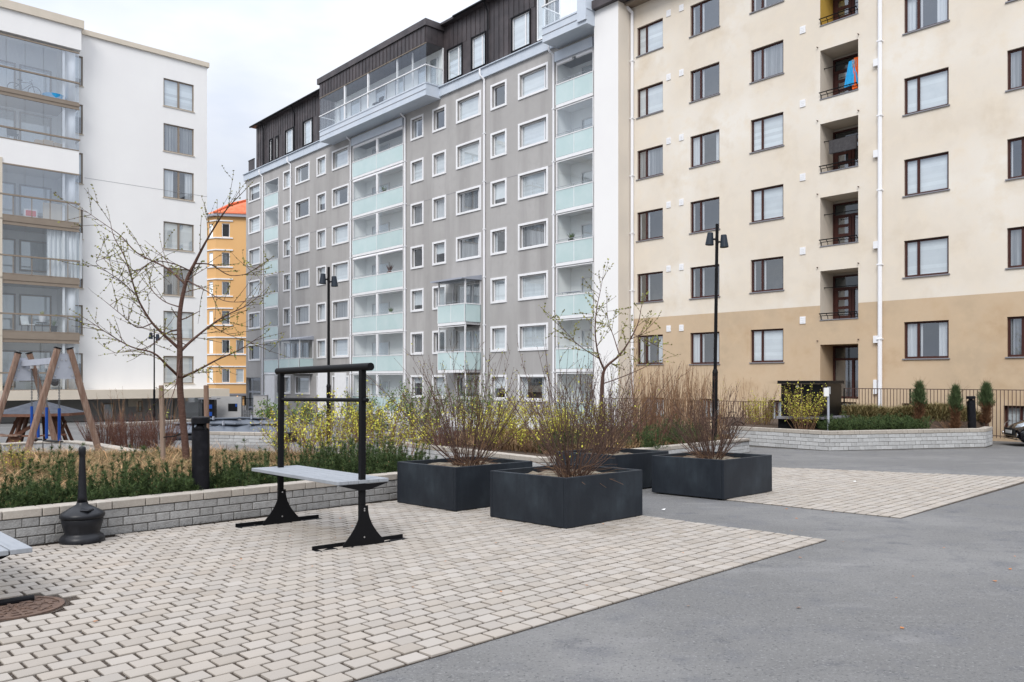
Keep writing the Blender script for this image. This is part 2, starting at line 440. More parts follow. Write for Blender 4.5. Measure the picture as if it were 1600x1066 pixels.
def paving(name, label, poly, origin, seed, holes=()):
    rnd_ = random.Random(seed)
    root = MB(); root.poly([(x, y, 0.004) for x, y in poly])
    ro = root.build(name, M['joint'], rot=(math.atan(SL), 0, 0))
    tag(ro, label, kind='structure')
    me = chamfer_mesh('paver', 0.158, 0.1275, 0.034, 0.003, M['paver'])
    me2 = chamfer_mesh('paver', 0.069, 0.1275, 0.034, 0.003, M['paver'])
    base = np.array([v.co[:] for v in me.vertices]); fc = [tuple(p.vertices) for p in me.polygons]
    cells = []
    for i in range(-70, 70):
        for j in range(-70, 70):
            a = (i + (0.5 if j % 2 else 0.0) + 0.5) * PV; b = (j + 0.5) * PU
            x = origin[0] + a*V[0] + b*U[0]; y = origin[1] + a*V[1] + b*U[1]
            if y < 2.6 or abs(x) > y*0.72 + 1.4: continue
            ok = all(inside((x + sa*V[0]*0.07 + sb*U[0]*0.06, y + sa*V[1]*0.07 + sb*U[1]*0.06), poly) for sa in (-1,1) for sb in (-1,1))
            hf = 0
            if not ok:
                for sg in (-1, 1):
                    hx = x + sg*V[0]*PV/4; hy = y + sg*V[1]*PV/4
                    if all(inside((hx + sa*V[0]*0.03 + sb*U[0]*0.06, hy + sa*V[1]*0.03 + sb*U[1]*0.06), poly) for sa in (-1,1) for sb in (-1,1)):
                        hf = sg; x, y = hx, hy; break
                if not hf: continue
            if any(math.hypot(x-h[0], y-h[1]) < h[2] for h in holes): continue
            vis = abs(x) < y*0.66 and y > 4.15
            cells.append((0 if vis else 1, x*x+y*y, x, y, hf))
    cells.sort()
    vs_, fs_ = [], []
    for n, (q, d, x, y, hf) in enumerate(cells):
        rz = TH + rnd_.gauss(0, 0.012); dz = rnd_.uniform(-0.0022, 0.0022)
        rx, ry = rnd_.gauss(0, 0.008), rnd_.gauss(0, 0.008)
        x += rnd_.gauss(0, 0.0016); y += rnd_.gauss(0, 0.0016)
        if n < 300:
            link('paver', me2 if hf else me, ro, (x, y, -0.002 + dz), (rx, ry, rz))
        else:
            Rm = np.array(Matrix.Rotation(rz, 3, 'Z') @ Matrix.Rotation(rx, 3, 'X') @ Matrix.Rotation(ry, 3, 'Y'))
            k0 = len(vs_) * len(base)
            vs_.append((base * (np.array([0.43,1,1]) if hf else 1)) @ Rm.T + np.array([x, y, -0.002 + dz]))
            fs_ += [tuple(k0 + i for i in f) for f in fc]
    if vs_:
        m2 = bpy.data.meshes.new('paver_field'); m2.from_pydata(np.concatenate(vs_).tolist(), [], fs_)
        m2.materials.append(M['paver']); m2.update()
        o = link('paver_field', m2, ro); o['kind'] = 'stuff'
T1 = (3.475, 8.75)
def off(p, a, b): return (p[0]+a*V[0]+b*U[0], p[1]+a*V[1]+b*U[1])
YARD = [T1, off(T1, -8.4, 0), off(T1, -8.4, 7.2), (-7.3, 5.9), (-0.5, 13.6), off(T1, 0, 6.1)]
MANH = (-3.72, 5.92)
paving('paved_yard', 'pale concrete block paving laid in staggered courses', YARD, T1, 3, holes=[(MANH[0], MANH[1], 0.37)])
T2 = off(T1, 2.22, 0)
PATCH = [T2, (10.25, 15.35), (5.84, 17.65), (3.2, 17.6), off(T2, 0, 3.6)]
paving('paved_patch', 'far patch of pale block paving beyond the asphalt strip', PATCH, T2, 4)
# manhole cover
mh = thing('manhole_cover', 'round rusty iron drain cover sunk in the pale paving at lower left', 'manhole cover', (MANH[0], MANH[1], G(MANH[1])), rot=(math.atan(SL), 0, 0))
b = MB(); b.lathe([(0.0,0.006),(0.37,0.006),(0.37,0.010),(0.0,0.010)], 32); b.build('gravel_bed', M['joint'], mh)
b = MB(); b.lathe([(0.335,0.008),(0.335,0.022),(0.30,0.022),(0.30,0.012)], 40); b.build('rim', M['rust'], mh)
b = MB(); b.lathe([(0.0,0.010),(0.298,0.010),(0.298,0.014),(0,0.014)], 40); b.build('lid', M['rust'], mh)
b = MB()
for i in range(8):
    a = i*PI/4
    for k in (0.09, 0.17, 0.245):
        b.obox((k*math.cos(a-0.28), k*math.sin(a-0.28), 0.018), (k*math.cos(a+0.28), k*math.sin(a+0.28), 0.018), 0.03, 0.008)
    b.obox((0.03*math.cos(a), 0.03*math.sin(a), 0.0185), (0.29*math.cos(a), 0.29*math.sin(a), 0.0185), 0.02, 0.008)
b.build('rib_pattern', M['rust'], mh)

# ------------------------------------------------------------------ block walls
def block_wall(name, label, P0, P1, zb0, zb1, h, nc, m, capm, thick=0.20, seed=1, cat='wall', cap_depth=0.03, end0=False, end1=False):
    rnd_ = random.Random(seed)
    L_ = math.hypot(P1[0]-P0[0], P1[1]-P0[1]); a = math.atan2(P1[1]-P0[1], P1[0]-P0[0])
    tilt = -math.atan2(zb1-zb0, L_)
    root = thing(name, label, cat, (P0[0], P0[1], zb0), rot=(0, tilt, a))
    core = MB(); core.box(0.012, L_-0.012, 0.014, thick-0.012, -0.35, h-0.014); core.build('core', M['mortar'], root)
    ch = h / nc
    long_, short_ = 0.385, 0.165
    cache = {}
    for c in range(nc):
        x = -rnd_.choice([0.0, 0.2, 0.33]) if c % 2 else -[0.08, 0.27, 0.14][c % 3]
        kind = c % 2
        while x < L_:
            w = long_ if kind else short_
            x0, x1 = max(0, x), min(L_, x+w)
            kind = 1 - kind
            if x1 - x0 > 0.04:
                top = c == nc-1
                dep = thick + (0.02 if top else 0)
                key = (round(x1-x0, 2), top)
                if key not in cache:
                    cache[key] = chamfer_mesh('block', key[0]-0.010, dep, ch-0.010, 0.006, capm if top else m)
                link('cap_block' if top else 'block', cache[key], root, ((x0+x1)/2, dep/2 - (0.008 if top else 0) + rnd_.uniform(-0.004, 0.004), c*ch + ch/2), (0, rnd_.gauss(0,0.003), rnd_.gauss(0,0.006)))
            x += w
    return root
def gw(P): return G(P[1])
block_wall('block_wall', 'grey split-block retaining wall with pale caps along the front pine bed', WALLP0, WALLP1, gw(WALLP0), gw(WALLP1), 0.40, 4, M['brick'], M['cap'], 0.22, 5)
# bed 1 side wall going back from the end of the front wall
B1b = (WALLP1[0]-0.60*5.0, WALLP1[1]+0.80*5.0)
block_wall('block_wall', 'short pale block wall closing the right end of the front pine bed', (WALLP1[0]+0.16, WALLP1[1]+0.20), (B1b[0]+0.16, B1b[1]+0.2), gw(WALLP1), gw(B1b), 0.36, 4, M['brick_far'], M['cap'], 0.2, 6)
C2 = (0.55, 15.3); C2v = (6.7, 22.4); C2u = (-3.0, 20.6)
block_wall('block_wall', 'pale block wall of the middle bed running behind the nearest planter', C2u, (C2[0]-0.006, C2[1]-0.006), gw(C2u), gw(C2), 0.40, 4, M['brick_far'], M['cap'], 0.22, 7)
block_wall('block_wall', 'pale block wall of the middle bed rising behind the right planter', (C2[0]+0.17,C2[1]+0.02), C2v, gw(C2), gw(C2v), 0.40, 4, M['brick_far'], M['cap'], 0.22, 8)
RW = [(6.94, 25.3), (9.16, 22.9), (14.45, 24.2), (15.2, 25.1)]
block_wall('block_wall', 'left run of the pale grey block wall round the right bed', RW[0], RW[1], -0.50, -0.50, 0.57, 5, M['brick_far'], M['cap'], 0.22, 9)
block_wall('block_wall', 'long front run of the pale grey block wall below the junipers', RW[1], RW[2], -0.50, -0.50, 0.57, 5, M['brick_far'], M['cap'], 0.22, 10)
block_wall('block_wall', 'short end of the pale block wall beside the black car', RW[2], RW[3], -0.50, -0.50, 0.57, 5, M['brick_far'], M['cap'], 0.22, 11)
BW0 = (X(318, 26.2), 26.2); BW1 = (X(431, 25.6), 25.6)
block_wall('block_wall', 'pale block wall in front of the grey waste bins', BW0, BW1, -0.60, -0.60, 0.44, 4, M['brick_far'], M['cap'], 0.2, 12)
LW0 = (X(139, 27.5), 27.5); LW1 = (X(300, 31.5), 31.5)
block_wall('block_wall', 'weathered block wall behind the red-twigged shrubs near the swings', LW0, LW1, -0.82, -0.82, 0.80, 6, M['brick'], M['cap'], 0.2, 13)
MW0 = (X(572, 25.0), 25.0); MW1 = (X(676, 27.5), 27.5)
block_wall('block_wall', 'low far block wall behind the yellow-leaved shrubs', MW0, MW1, -0.60, -0.62, 0.42, 4, M['brick_far'], M['cap'], 0.2, 14)

# soil surfaces of the beds
def bed(name, label, poly, h, m):
    b = MB(); b.poly([(x, y, G(y)*1.0 + h) for x, y in poly]); o = b.build(name, m); tag(o, label, kind='structure'); return o
BED1 = [(-9.3, 6.9), (-6.98, 6.56), (-1.0, 13.35), (-4.0, 17.0), (-7.0, 18.3), (-9.4, 17.8), (-14, 14.5)]
bed('bed_soil', 'mulched soil of the front bed', BED1, 0.30, M['soil'])
BED2 = [(0.66, 15.45), (6.78, 22.4), (4.5, 29.5), (-2.0, 29.0), (-2.86, 20.7)]
bed('bed_soil', 'soil of the middle bed', BED2, 0.34, M['soil'])
b = MB(); BED3 = [(7.1, 25.4), (9.2, 23.1), (14.35, 24.4), (15.1, 25.2), (14.9, 27.2), (8.0, 33.5)]
b.poly([(x, y, 0.0) for x, y in BED3]); tag(b.build('bed_soil', M['soil']), 'soil of the right bed', kind='structure')
b = MB()
for k in range(3):
    b.box(-0.9+k*0.08, 0.9-k*0.05, -0.2+k*0.35, 0.14+k*0.35, 0, 0.07+0.07*k)
o = b.build('stone_step', M['cap'], None, (X(640, 21.5), 21.5, G(21.5)), (0,0,R(8)), bevel=0.01)
tag(o, 'low pale stone steps between the two planting beds', 'steps')
# sand play edge (curved pale stone edging)
pts = [(X(px, y), y) for px, y in ((-60, 21.2), (0, 21.6), (55, 22.3), (110, 22.6), (140, 21.9), (170, 20.9), (215, 19.4))]
sp = []
for i in range(len(pts)-1):
    for k in range(4):
        t_ = k/4; sp.append((pts[i][0]*(1-t_)+pts[i+1][0]*t_, pts[i][1]*(1-t_)+pts[i+1][1]*t_))
sp.append(pts[-1])
ed = thing('stone_edging', 'curved pale stone edging round the play area behind the grass', 'edging', (sp[0][0], sp[0][1], 0))
for i in range(len(sp)-1):
    (x0, y0), (x1, y1) = sp[i], sp[i+1]; f = 0.012/math.hypot(x1-x0, y1-y0)
    b = MB(); b.obox((x0+(x1-x0)*f-sp[0][0], y0+(y1-y0)*f-sp[0][1], -0.43), (x1-(x1-x0)*f-sp[0][0], y1-(y1-y0)*f-sp[0][1], -0.43), 0.30, 0.40)
    b.build('edging_stone', M['brick_far'], ed, bevel=0.012)
    b = MB(); b.obox((x0+(x1-x0)*f-sp[0][0], y0+(y1-y0)*f-sp[0][1], -0.205), (x1-(x1-x0)*f-sp[0][0], y1-(y1-y0)*f-sp[0][1], -0.205), 0.34, 0.05)
    b.build('cap_stone', M['cap'], ed, bevel=0.008)

# ------------------------------------------------------------------ buildings
class Facade:
    """a wall plane: local x runs left to right, y into the building, z up"""
    def __init__(s, vp, K, storey, rightward, px_origin):
        s.K, s.vp, s.st = K, vp, storey
        d = Vector(((vp-800)/F, 1.0)).normalized()
        s.ex = d if rightward else -d
        s.ey = Vector((-s.ex.y, s.ex.x))
        Y = s.depth(px_origin)
        s.O = Vector((X(px_origin, Y), Y))
        s.ang = math.atan2(s.ex.y, s.ex.x)
    def depth(s, px): return F*s.st/(s.K*abs(px-s.vp))
    def u(s, px, yo=0.0):
        """local x of the point on the plane shifted yo inward, seen at column px"""
        r = Vector(((px-800)/F, 1.0)); P = s.O + s.ey*yo
        # r*t = P + ex*w
        det = r.x*(-s.ex.y) + s.ex.x*r.y
        t = (P.x*(-s.ex.y) + s.ex.x*P.y)/det
        q = r*t - P
        return q.dot(s.ex)
    def z(s, h): return H + s.st*h

def wall_holes(mb, x0, x1, z0, z1, ops, y=0.0, rd=0.2):
    xs_ = sorted(set([x0, x1] + [o[i] for o in ops for i in (0,1) if x0 < o[i] < x1]))
    zs_ = sorted(set([z0, z1] + [o[i] for o in ops for i in (2,3) if z0 < o[i] < z1]))
    for i in range(len(xs_)-1):
        cx = (xs_[i]+xs_[i+1])/2; run = None
        for j in range(len(zs_)-1):
            cz = (zs_[j]+zs_[j+1])/2
            hole = any(o[0] < cx < o[1] and o[2] < cz < o[3] for o in ops)
            if hole:
                if run is not None: mb.quad((xs_[i],y,run),(xs_[i+1],y,run),(xs_[i+1],y,zs_[j]),(xs_[i],y,zs_[j])); run = None
            elif run is None: run = zs_[j]
        if run is not None: mb.quad((xs_[i],y,run),(xs_[i+1],y,run),(xs_[i+1],y,z1),(xs_[i],y,z1))
    for o in ops:
        a, b_, c, d = o[:4]; r = o[4] if len(o) > 4 else rd
        a2, b2, c2, d2 = max(a,x0), min(b_,x1), max(c,z0), min(d,z1)
        mb.quad((a2,y,c2),(a2,y+r,c2),(a2,y+r,d2),(a2,y,d2)); mb.quad((b2,y,c2),(b2,y,d2),(b2,y+r,d2),(b2,y+r,c2))
        mb.quad((a2,y,d2),(a2,y+r,d2),(b2,y+r,d2),(b2,y,d2)); mb.quad((a2,y,c2),(b2,y,c2),(b2,y+r,c2),(a2,y+r,c2))

WR = random.Random(77)
def frame_mb(x0, x1, z0, z1, y0, y1, t, mull=(), mt=None):
    b = MB(); mt = mt or t
    b.box(x0, x0+t, y0, y1, z0, z1); b.box(x1-t, x1, y0, y1, z0, z1)
    b.box(x0+t, x1-t, y0+0.002, y1, z1-t, z1); b.box(x0+t, x1-t, y0+0.002, y1, z0, z0+t)
    for mxx in mull: b.box(mxx-mt/2, mxx+mt/2, y0+0.003, y1-0.003, z0+t, z1-t)
    return b
def window(par, x0, x1, z0, z1, yr, t, fm, mull=(), mt=None, look=None, pane=None, sill=None, box=None, fd=0.07):
    """frame with panes, blind and dim room behind it; x,z in the facade's frame"""
    w = frame_mb(x0, x1, z0, z1, yr, yr+fd, t, mull, mt).build('window', fm, par)
    e = [x0+t] + [q for mxx in mull for q in (mxx-(mt or t)/2, mxx+(mt or t)/2)] + [x1-t]
    for i in range(0, len(e), 2):
        b = MB(); b.quad((e[i], yr+0.03, z0+t), (e[i+1], yr+0.03, z0+t), (e[i+1], yr+0.03, z1-t), (e[i], yr+0.03, z1-t))
        b.build('pane', pane or M['pane'], w)
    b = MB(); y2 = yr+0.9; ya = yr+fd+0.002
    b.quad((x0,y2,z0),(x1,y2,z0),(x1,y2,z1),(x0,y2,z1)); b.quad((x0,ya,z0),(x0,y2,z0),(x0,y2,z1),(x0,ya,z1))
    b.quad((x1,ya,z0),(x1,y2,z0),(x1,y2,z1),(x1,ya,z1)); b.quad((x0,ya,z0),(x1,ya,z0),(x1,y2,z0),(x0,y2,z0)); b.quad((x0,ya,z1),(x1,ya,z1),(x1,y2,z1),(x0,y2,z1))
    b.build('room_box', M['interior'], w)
    look = look if look is not None else WR.choice(['blind','blind','blind','half','curtain','sides','none'])
    yb = yr + 0.085; hh = z1-z0
    if look == 'blind':
        b = MB(); n = 10
        for i in range(n): b.quad((x0+.01, yb+0.004, z0+hh*i/n), (x1-.01, yb+0.004, z0+hh*i/n), (x1-.01, yb-0.002, z0+hh*(i+1)/n), (x0+.01, yb-0.002, z0+hh*(i+1)/n))
        b.build('blind', M['blind'], w)
    elif look == 'half':
        f = WR.uniform(0.3, 0.75); b = MB(); b.quad((x0+.01,yb,z1-hh*f),(x1-.01,yb,z1-hh*f),(x1-.01,yb,z1),(x0+.01,yb,z1)); b.build('blind', M['blind'], w)
    elif look in ('curtain', 'white'):
        b = MB(); n = 24
        for i in range(n):
            xa = x0+.01+(x1-x0-.02)*i/n; xb = x0+.01+(x1-x0-.02)*(i+1)/n
            b.quad((xa, yb+0.03*(i%2), z0), (xb, yb+0.03*((i+1)%2), z0), (xb, yb+0.03*((i+1)%2), z1), (xa, yb+0.03*(i%2), z1))
        b.build('curtain', M['curtain'] if look == 'curtain' else M['whitecurtain'], w)
    elif look == 'sides':
        for (p, q) in ((x0+.01, x0+(x1-x0)*WR.uniform(.18,.34)), (x1-(x1-x0)*WR.uniform(.15,.3), x1-.01)):
            b = MB(); n = 6
            for i in range(n):
                xa = p+(q-p)*i/n; xb = p+(q-p)*(i+1)/n
                b.quad((xa, yb+0.03*(i%2), z0), (xb, yb+0.03*((i+1)%2), z0), (xb, yb+0.03*((i+1)%2), z1), (xa, yb+0.03*(i%2), z1))
            b.build('curtain', M['whitecurtain'], w)
    if sill:
        b = MB(); b.box(x0-sill[1], x1+sill[1], -sill[0], yr-0.002, z0-0.045, z0-0.003); b.build('sill', sill[2], w)
    if box:   # white casing standing proud of the wall
        q = box; b = MB()
        b.box(x0-q, x0-.001, -0.045, yr+0.03, z0-q, z1+q); b.box(x1+.001, x1+q, -0.045, yr+0.03, z0-q, z1+q)
        b.box(x0-.001, x1+.001, -0.044, yr+0.03, z1+.001, z1+q-.001); b.box(x0-.001, x1+.001, -0.06, yr+0.03, z0-q, z0-.001)
        b.build('casing', M['whitetrim'], w)
    return w

def downpipe(par, x, z0, z1, m, goose=True, y=-0.09, r=0.055, topy=-0.45):
    b = MB(); pts = [(x, y, z0), (x, y, z1-0.75)] if goose else [(x, y, z0), (x, y, z1)]
    if goose: pts += [(x, y, z1-0.62), (x-0.10, y-0.22, z1-0.42), (x-0.12, y-0.25, z1-0.3), (x-0.12, y-0.25, z1)]
    b.tube(pts, r*1.1, k=8); o = b.build('downpipe', m, par)
    zz = z0+1.4
    while zz < z1-1.2:
        c = MB(); c.box(x-r-0.02, x+r+0.02, y-r-0.015, 0.0, zz, zz+0.05); c.build('pipe_bracket', m, o); zz += 2.9
    return o

# ======================= grey building =======================
g = Facade(-329, 0.0687, 2.9, False, 928)
GX0, GX1 = g.u(384.5), 0.0
GZ0, GZ1 = -2.4, g.z(6.28)
gb = thing('apartment_building', 'long grey rendered apartment block with mint balcony glass and dark metal top floor', 'building', (g.O.x, g.O.y, 0), g.ang)
tops = 6.06
cols = [(389,407),(443,454.5),(461.9,483.9),(495.5,509.5),(519.5,545.2),(642.5,661.8),(676.5,696.8),(713.5,751.5),(767.5,791.6),(810.5,856.2)]
ops = []; wins = []
for ci, (a, b_) in enumerate(cols):
    x0, x1 = g.u(a), g.u(b_)
    for k in range(7):
        z1 = g.z(tops-k); z0 = g.z(tops-k-0.51)
        if ci == 0 and k == 6: continue
        if ci in (1, 2) and k == 5: continue        # box balcony doors
        if ci == 7 and k in (4, 5): continue
        ops.append((x0+.10, x1-.10, z0+.10, z1-.10, 0.2)); wins.append((ci, k, x0+.10, x1-.10, z0+.10, z1-.10))
stacks = [(413.5, 435.3, 0), (551.5, 630.6, 1), (869.5, 927.6, 2)]
LEDGE = 5.555
BD = 1.15
for a, b_, s_ in stacks:
    x0, x1 = g.u(a), g.u(b_)
    ops.append((x0, x1, g.z(LEDGE-6.45), g.z(5.985), 0.02))
# doors behind the little box balconies
DA = (g.u(443.5), g.u(483)); DB = (g.u(713), g.u(751.5))
ops.append((DA[0], DA[1], g.z(0.16), g.z(1.03), 0.15))
for k in (4, 5): ops.append((DB[0], DB[1], g.z(LEDGE-k-0.36), g.z(LEDGE-k+0.47), 0.15))
ops.append((g.u(384.6), g.u(407), -2.3, g.z(0.02), 0.3))          # glazed entrance bay at the far corner
b = MB(); wall_holes(b, GX0, GX1, GZ0, GZ1, ops)
b.quad((GX0,0,GZ0),(GX0,0,GZ1),(GX0,12,GZ1),(GX0,12,GZ0)); b.quad((GX1,0,GZ0),(GX1,12,GZ0),(GX1,12,GZ1),(GX1,0,GZ1))
b.quad((GX0,12,GZ0),(GX0,12,GZ1),(GX1,12,GZ1),(GX1,12,GZ0)); b.quad((GX0,0,GZ1),(GX1,0,GZ1),(GX1,12,GZ1),(GX0,12,GZ1))
b.build('wall', M['grayplaster'], gb)
for hh in (4.06,):
    b = MB(); b.box(GX0, g.u(551), -0.006, 0.0, g.z(hh)-0.012, g.z(hh)+0.012); b.build('wall_groove', M['sill'], gb)
    b = MB(); b.box(g.u(631.5), g.u(868), -0.006, 0.0, g.z(hh)-0.012, g.z(hh)+0.012); b.build('wall_groove', M['sill'], gb)
for ci, k, x0, x1, z0, z1 in wins:
    w_ = x1-x0; wide = w_ > 1.05
    mull = [x1-0.3*min(1, w_/2)] if wide else ([x1-0.16] if ci == 8 else [])
    bright = ci in (7, 9, 8, 2, 4) or k < 2
    lk = WR.choice(['blind','blind','blind','blind','half','curtain','none','sides']) if bright else WR.choice(['blind','white','curtain','none','half'])
    if (ci, k) in ((9,3),(7,2),(7,3)): lk = 'curtain'
    if (ci, k) in ((9,4),(9,5),(9,1),(9,2),(8,4),(8,5),(7,0),(7,1)): lk = 'blind'
    window(gb, x0, x1, z0, z1, 0.14, 0.065, M['whitetrim'], mull, 0.07, lk, box=0.125)
# balcony stacks
def stack_floor(par, f, x0, x1, k, panes, post, look, yf=0.0, depth=BD, left=True, right=True, top_h=None, bottom=True, roller=False):
    """one glazed balcony: slab, mint parapet, clear glazing, rail, white room behind"""
    zl = f.z(LEDGE-k); zb = f.z(LEDGE-k-0.385); zt = f.z(top_h if top_h else LEDGE-k+0.545)
    t_ = thing_part('balcony', par)
    b = MB(); b.box(x0+.02, x1-.02, yf+0.06, depth-0.01, zb-0.15, zb+0.02); b.box(x0, x1, yf-0.055, yf+0.06, zb-0.16, zb+0.005)
    sl = b.build('balcony', M['whitetrim'], par)
    t_ = sl
    n = panes; pw = (x1-x0)/n
    for i in range(n):
        b = MB(); b.box(x0+i*pw+.012, x0+(i+1)*pw-.012, yf-0.05, yf-0.032, zb+0.02, zl-0.03); b.build('mint_pane', M['mint'], t_)
    b = MB(); b.box(x0-.01, x1+.01, yf-0.07, yf+0.05, zl-0.035, zl+0.02)
    for i in range(n+1): b.box(x0+i*pw-.014, x0+i*pw+.014, yf-0.066, yf-0.03, zb+.01, zl-0.036)
    b.build('ledge', M['whitetrim'], t_)
    b = MB(); b.tube([(x0+.03, yf-0.11, zl+0.13), (x1-.03, yf-0.11, zl+0.13)], 0.014, k=5)
    for i in range(n+1): b.tube([(x0+.03+i*(x1-x0-.06)/n, yf-0.05, zl), (x0+.03+i*(x1-x0-.06)/n, yf-0.11, zl+0.13)], 0.010, k=4)
    b.build('handrail', M['steel'], t_)
    gp = max(2, int(round((x1-x0)/0.62)))
    b = MB(); gw_ = (x1-x0-.1)/gp
    for i in range(gp): b.quad((x0+.05+i*gw_+.006, yf+0.01, zl+.02), (x0+.05+(i+1)*gw_-.006, yf+0.01, zl+.02), (x0+.05+(i+1)*gw_-.006, yf+0.01, zt-.03), (x0+.05+i*gw_+.006, yf+0.01, zt-.03))
    b.build('glazing', look, t_)
    b = MB(); b.box(x0, x0+.06, yf-0.02, yf+0.08, zl+.02, zt); b.box(x1-.06, x1, yf-0.02, yf+0.08, zl+.02, zt); b.box(x0+.06, x1-.06, yf-0.018, yf+0.07, zt-0.05, zt)
    if post: b.box((x0+x1)/2-.11, (x0+x1)/2+.11, yf-0.03, yf+0.1, zl+.02, zt-.051)
    b.build('post', M['whitetrim'], t_)
    if roller:
        b = MB(); b.tube([(x0+.08, yf+.02, zt-.12), ((x0+x1)/2-.14, yf+.02, zt-.12)], 0.085, k=10); b.tube([((x0+x1)/2+.14, yf+.02, zt-.12), (x1-.08, yf+.02, zt-.12)], 0.085, k=10); b.build('roller_screen', M['whitepaint'], t_)
    return t_
def thing_part(n, p): return None
def balcony_room(par, x0, x1, z0, z1, depth, y0=0.0):
    b = MB(); b.quad((x0,depth,z0),(x1,depth,z0),(x1,depth,z1),(x0,depth,z1)); b.quad((x0,y0,z0),(x0,depth,z0),(x0,depth,z1),(x0,y0,z1)); b.quad((x1,y0,z0),(x1,depth,z0),(x1,depth,z1),(x1,y0,z1))
    return b.build('balcony_room', M['balcwall'], par)
for a, b_, s_ in stacks:
    x0, x1 = g.u(a), g.u(b_)
    balcony_room(gb, x0, x1, g.z(LEDGE-6.45), g.z(5.985), BD)
    for k in range(7):
        top = 5.985 if k == 0 else None
        stack_floor(gb, g, x0, x1, k, {0:1, 1:2, 2:2}[s_]*(1 if s_ < 1 else 1), s_ == 1, M['clear2'] if (s_ == 2 and k == 1) else M['clear'], top_h=top, roller=(k == 0 and s_ > 0) or (s_ == 1 and k in (1,3)))
        zl = g.z(LEDGE-k-0.36)
        # door and window in the back wall of the balcony
        wd_ = (x1-x0)
        if s_ == 0: window(gb, x0+.15, x1-.15, zl+.1, zl+2.15, BD-0.08, 0.06, M['whitetrim'], [], None, WR.choice(['none','curtain','sides','white']), fd=0.06)
        elif s_ == 1:
            window(gb, x0+0.9, x0+wd_/2-0.15, zl+.75, zl+2.1, BD-0.08, 0.06, M['whitetrim'], [], None, WR.choice(['white','blind','curtain']), fd=0.06)
            window(gb, x1-1.15, x1-0.25, zl+.05, zl+2.1, BD-0.08, 0.07, M['whitetrim'], [], None, WR.choice(['none','blind','curtain']), fd=0.06)
        else:
            window(gb, x1-1.9, x1-0.15, zl+.75, zl+2.1, BD-0.08, 0.07, M['whitetrim'], [x1-1.0], None, WR.choice(['none','curtain','none']), fd=0.06)
    if s_ > 0:
        b = MB(); b.box(x0+.0, x1+.03, -0.16, 0.0, g.z(5.985), g.z(6.17)); b.build('shade_box', M['bluemetal'], gb)
# box balconies
def box_balcony(k, pxl, pxc, pxr, canopy, post, dmull, doorx):
    pr = 1.2
    x0, x1 = g.u(pxl, -pr), g.u(pxc, -pr)
    bal = stack_floor(gb, g, x0, x1, k, 2, False, M['clear'], yf=-pr, depth=0.0)
    zl = g.z(LEDGE-k); zb = g.z(LEDGE-k-0.385); zt = g.z(LEDGE-k+0.50)
    for xx in (x0, x1):
        b = MB(); b.box(xx-0.012, xx+0.012, -pr+.02, -0.02, zb+.02, zl-.03); b.build('mint_pane', M['mint'], bal)
        b = MB(); b.box(xx-.04, xx+.04, -pr+.05, 0, zl-.035, zl+.02); b.build('ledge', M['whitetrim'], bal)
        b = MB(); b.quad((xx, -pr+.03, zl+.02), (xx, -0.02, zl+.02), (xx, -0.02, zt), (xx, -pr+.03, zt)); b.build('glazing', M['clear'], bal)
        b = MB(); b.box(xx-.025, xx+.025, -0.06, 0, zl+.02, zt); b.build('post', M['whitetrim'], bal)
    b = MB(); b.box(x0+.02, x1-.02, -pr+.06, 0, zb-0.15, zb+.02); b.build('floor_slab', M['whitetrim'], bal)
    if canopy:
        b = MB(); xa, xb = x0-0.35, x1+0.12; ya = -pr-0.35
        b.poly([(xa,ya,zt+.02),(xb,ya,zt+.02),(xb,0,zt+.34),(xa,0,zt+.34)]); b.poly([(xa,ya,zt+.02),(xb,ya,zt+.02),(xb,0,zt+.03),(xa,0,zt+.03)])
        b.box(xa, xb, ya-.03, ya, zt-.02, zt+.08); b.poly([(xb,ya,zt),(xb,0,zt+.03),(xb,0,zt+.34),(xb,ya,zt+.06)]); b.poly([(xa,ya,zt),(xa,0,zt+.03),(xa,0,zt+.34),(xa,ya,zt+.06)])
        b.build('canopy', M['grayroof'], bal)
    if post:
        b = MB(); b.tube([(x1-.06, -pr+.06, zb-2.3), (x1-.06, -pr+.06, zb-.15)], 0.05, k=8); b.build('post', M['whitetrim'], bal)
    return bal
box_balcony(5, 437, 468, 484.7, True, False, 0, 0)
box_balcony(4, 685, 727, 753, True, True, 0, 0)
box_balcony(5, 685, 727, 753, False, True, 0, 0)
window(gb, DA[0], DA[1], g.z(0.16), g.z(1.03), 0.1, 0.08, M['whitetrim'], [DA[0]+(DA[1]-DA[0])*.35, DA[0]+(DA[1]-DA[0])*.7], None, 'sides')
for k in (4, 5): window(gb, DB[0], DB[1], g.z(LEDGE-k-0.36), g.z(LEDGE-k+0.47), 0.1, 0.08, M['whitetrim'], [DB[0]+(DB[1]-DB[0])*.62], None, 'white')
# glazed entrance bay at the far end
ex0, ex1 = g.u(384.6), g.u(407)
for i, (za, zb_) in enumerate(((-2.3,-1.1),(-1.08,0.35),(0.37,g.z(0.02)))):
    window(gb, ex0+.05, ex1-.05, za, zb_, 0.2, 0.06, M['steel'], [ex0+(ex1-ex0)*.3], 0.05, 'none', pane=M['clear2'])
# downpipes
for px, zt_, z0_ in ((411.6,6.4,-2.4),(455.6,6.4,2.55),(549.3,6.35,-2.4),(634.4,6.35,-2.4),(758.3,6.45,-2.4),(866.6,6.35,-2.4)):
    downpipe(gb, g.u(px), z0_, g.z(zt_), M['whitepaint'])
